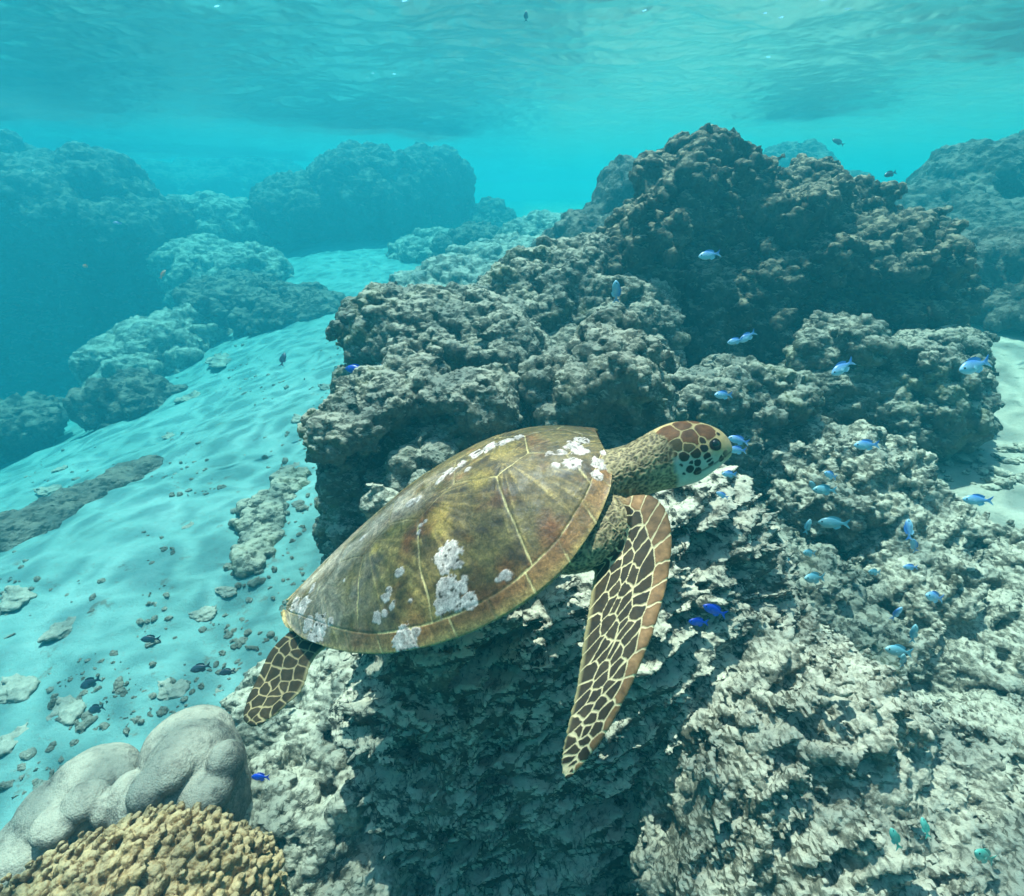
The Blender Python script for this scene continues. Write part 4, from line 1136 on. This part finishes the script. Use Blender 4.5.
FISHES = [  # px, py, length px, angle of the head direction in the picture, kind, distance, label
    (709, 255, 21, 190, 'b', 2.7, 'violet blue fish alone in front of the tall dark outcrop'),
    (616, 291, 20, 95, 'b', 2.6, 'pale blue fish swimming upright left of the dark outcrop'),
    (735, 341, 15, 195, 'b', 2.6, 'smaller left fish of the touching pair before the dark outcrop'),
    (747, 337, 18, 212, 'b', 2.62, 'right fish of the touching pair before the dark outcrop'),
    (842, 368, 25, 212, 'b', 2.3, 'bright blue fish tilted head down before the dim boulder'),
    (974, 366, 34, 197, 'b', 2.0, 'largest blue fish near the right edge below the far reef'),
    (723, 395, 19, 182, 'b', 2.2, 'pale blue fish above the turtle head'),
    (738, 440, 19, 165, 'b', 1.25, 'upper fish of the pair touching the turtle snout'),
    (737, 450, 18, 175, 'b', 1.24, 'lower fish of the pair touching the turtle snout'),
    (729, 474, 15, 178, 'b', 1.4, 'small pale fish below the turtle chin'),
    (722, 495, 12, 155, 'b', 1.5, 'tiny blue fish lowest below the turtle chin'),
    (866, 445, 23, 182, 'b', 2.1, 'blue fish over the top of the pale reef mound'),
    (830, 475, 16, 160, 'b', 1.9, 'upper fish of the three close together on the pale mound'),
    (824, 490, 22, 178, 't', 1.9, 'lower right fish of the three close together on the pale mound'),
    (813, 486, 13, 130, 't', 1.95, 'lower left fish of the three close together on the pale mound'),
    (977, 500, 24, 178, 'b', 1.9, 'blue fish over the pale flat at the right'),
    (833, 523, 26, 178, 't', 1.8, 'greenish long fish above the dark hollow'),
    (808, 526, 14, 70, 't', 1.9, 'small turquoise fish left of the greenish long fish'),
    (909, 529, 20, 80, 'b', 1.8, 'blue fish swimming upright over the pale mound'),
    (914, 545, 16, 120, 'b', 1.82, 'blue fish just under the upright blue fish on the mound'),
    (741, 546, 15, 185, 'r', 1.8, 'dark royal blue fish between the turtle and the pale mound'),
    (809, 553, 16, 172, 't', 1.8, 'turquoise fish at the left rim of the dark hollow'),
    (786, 560, 14, 140, 't', 1.9, 'faint turquoise fish over the gap rubble'),
    (780, 581, 16, 180, 't', 1.8, 'bright turquoise fish above the gap rubble'),
    (814, 578, 24, 178, 't', 1.75, 'long turquoise fish at the lower rim of the dark hollow'),
    (910, 567, 13, 180, 'b', 1.7, 'short bright blue fish below the upright pair on the mound'),
    (874, 572, 14, 175, 't', 1.75, 'dull turquoise fish inside the dark hollow'),
    (934, 597, 24, 165, 'b', 1.6, 'bright blue fish under the pale mound near the right'),
    (897, 613, 15, 60, 'b', 1.6, 'small pale fish above the shaded gap at the right'),
    (914, 633, 18, 85, 't', 1.55, 'yellow green fish swimming upright in the right shade'),
    (898, 651, 26, 170, 't', 1.55, 'long turquoise fish in the shaded gap at the right'),
    (903, 660, 14, 95, 't', 1.5, 'small turquoise fish just below the long one in the right gap'),
    (883, 672, 16, 110, 't', 1.5, 'turquoise fish above the ridged foreground slab'),
    (787, 612, 14, 150, 't', 1.9, 'dim turquoise fish over the shaded rubble rock'),
    (714, 610, 23, 158, 'r', 1.2, 'brilliant royal blue fish right of the front flipper'),
    (698, 622, 19, 175, 'r', 1.22, 'second royal blue fish tucked against the dead coral'),
    (925, 827, 17, 100, 'g', 1.05, 'turquoise green fish over the lower right slab'),
    (895, 838, 20, 110, 'g', 1.05, 'green fish upright over the lower right slab'),
    (984, 856, 30, 150, 'g', 1.0, 'long green fish in the bottom right corner'),
    (355, 369, 20, 175, 'r', 2.5, 'blue fish left of the broad lumpy rock over the sand'),
    (385, 371, 18, 130, 'b', 2.5, 'blue fish in front of the broad lumpy rock'),
    (405, 318, 15, 80, 't', 2.7, 'pale fish swimming upright at the top of the broad lumpy rock'),
    (283, 359, 14, 85, 'd', 4.0, 'dark fish swimming upright over the bright sand'),
    (150, 639, 17, 180, 'd', 1.8, 'dark fish over the sand farthest left of the turtle tail'),
    (90, 683, 22, 205, 'd', 1.8, 'dark slanting fish over the sand above the massive coral'),
    (200, 668, 19, 195, 'd', 1.75, 'dark fish over the sand left of the rear flipper'),
    (227, 672, 15, 190, 'd', 1.75, 'dark fish nearest the rear flipper'),
    (96, 709, 20, 200, 'd', 1.75, 'dark fish nearest the top of the massive coral'),
    (260, 777, 17, 180, 'r', 1.35, 'royal blue fish beside the massive coral'),
    (85, 266, 8, 170, 'o', 4.5, 'tiny orange fish in front of the left reef wall'),
    (163, 274, 9, 60, 'o', 4.5, 'tiny pinkish fish at the right end of the left reef wall'),
    (117, 223, 7, 180, 'b', 4.5, 'tiny pale fish high before the left reef wall'),
    (890, 174, 13, 200, 'd', 4.2, 'dark fish in open water above the right end of the outcrop'),
    (838, 142, 12, 140, 'd', 6.0, 'faint dark fish high in open water at the upper right'),
    (526, 16, 9, 90, 'd', 4.0, 'tiny dark fish near the water surface at the top')]
frs = np.random.RandomState(2)
first = {}
def copy_tree(o):
    c_ = o.copy(); COL.objects.link(c_)
    for ch in list(o.children):
        d_ = ch.copy(); COL.objects.link(d_); d_.parent = c_
    return c_
for px, py, ln, a, kd_, d, label in FISHES:
    if kd_ not in first:
        o = first[kd_] = make_fish(MATS[kd_], MATS[kd_], label)
    else:
        o = copy_tree(first[kd_])
    toward = frs.uniform(-.45, .45)
    ca, sa = math.cos(rad(a)), math.sin(rad(a))
    X_ = ca * RIGHT + sa * UP + toward * FWD; X_ /= np.linalg.norm(X_)
    Zr = UP * abs(ca) + (0.2 + abs(sa)) * (RIGHT * (-sa if ca >= 0 else sa) * 1.0) if abs(sa) < .8 else RIGHT * (1 if sa * ca <= 0 else -1)
    Z_ = Zr - X_ * (Zr @ X_); Z_ /= np.linalg.norm(Z_)
    Y_ = np.cross(Z_, X_)
    L_ = ln * d / FPX * 1.05
    m = Matrix(np.stack([X_, Y_, Z_], 1).tolist()).to_4x4()
    o.matrix_world = Matrix.Translation(P(px, py, d)) @ m @ Matrix.Diagonal((L_, L_, L_, 1))
    tag(o, label, 'fish', 'small reef fish')
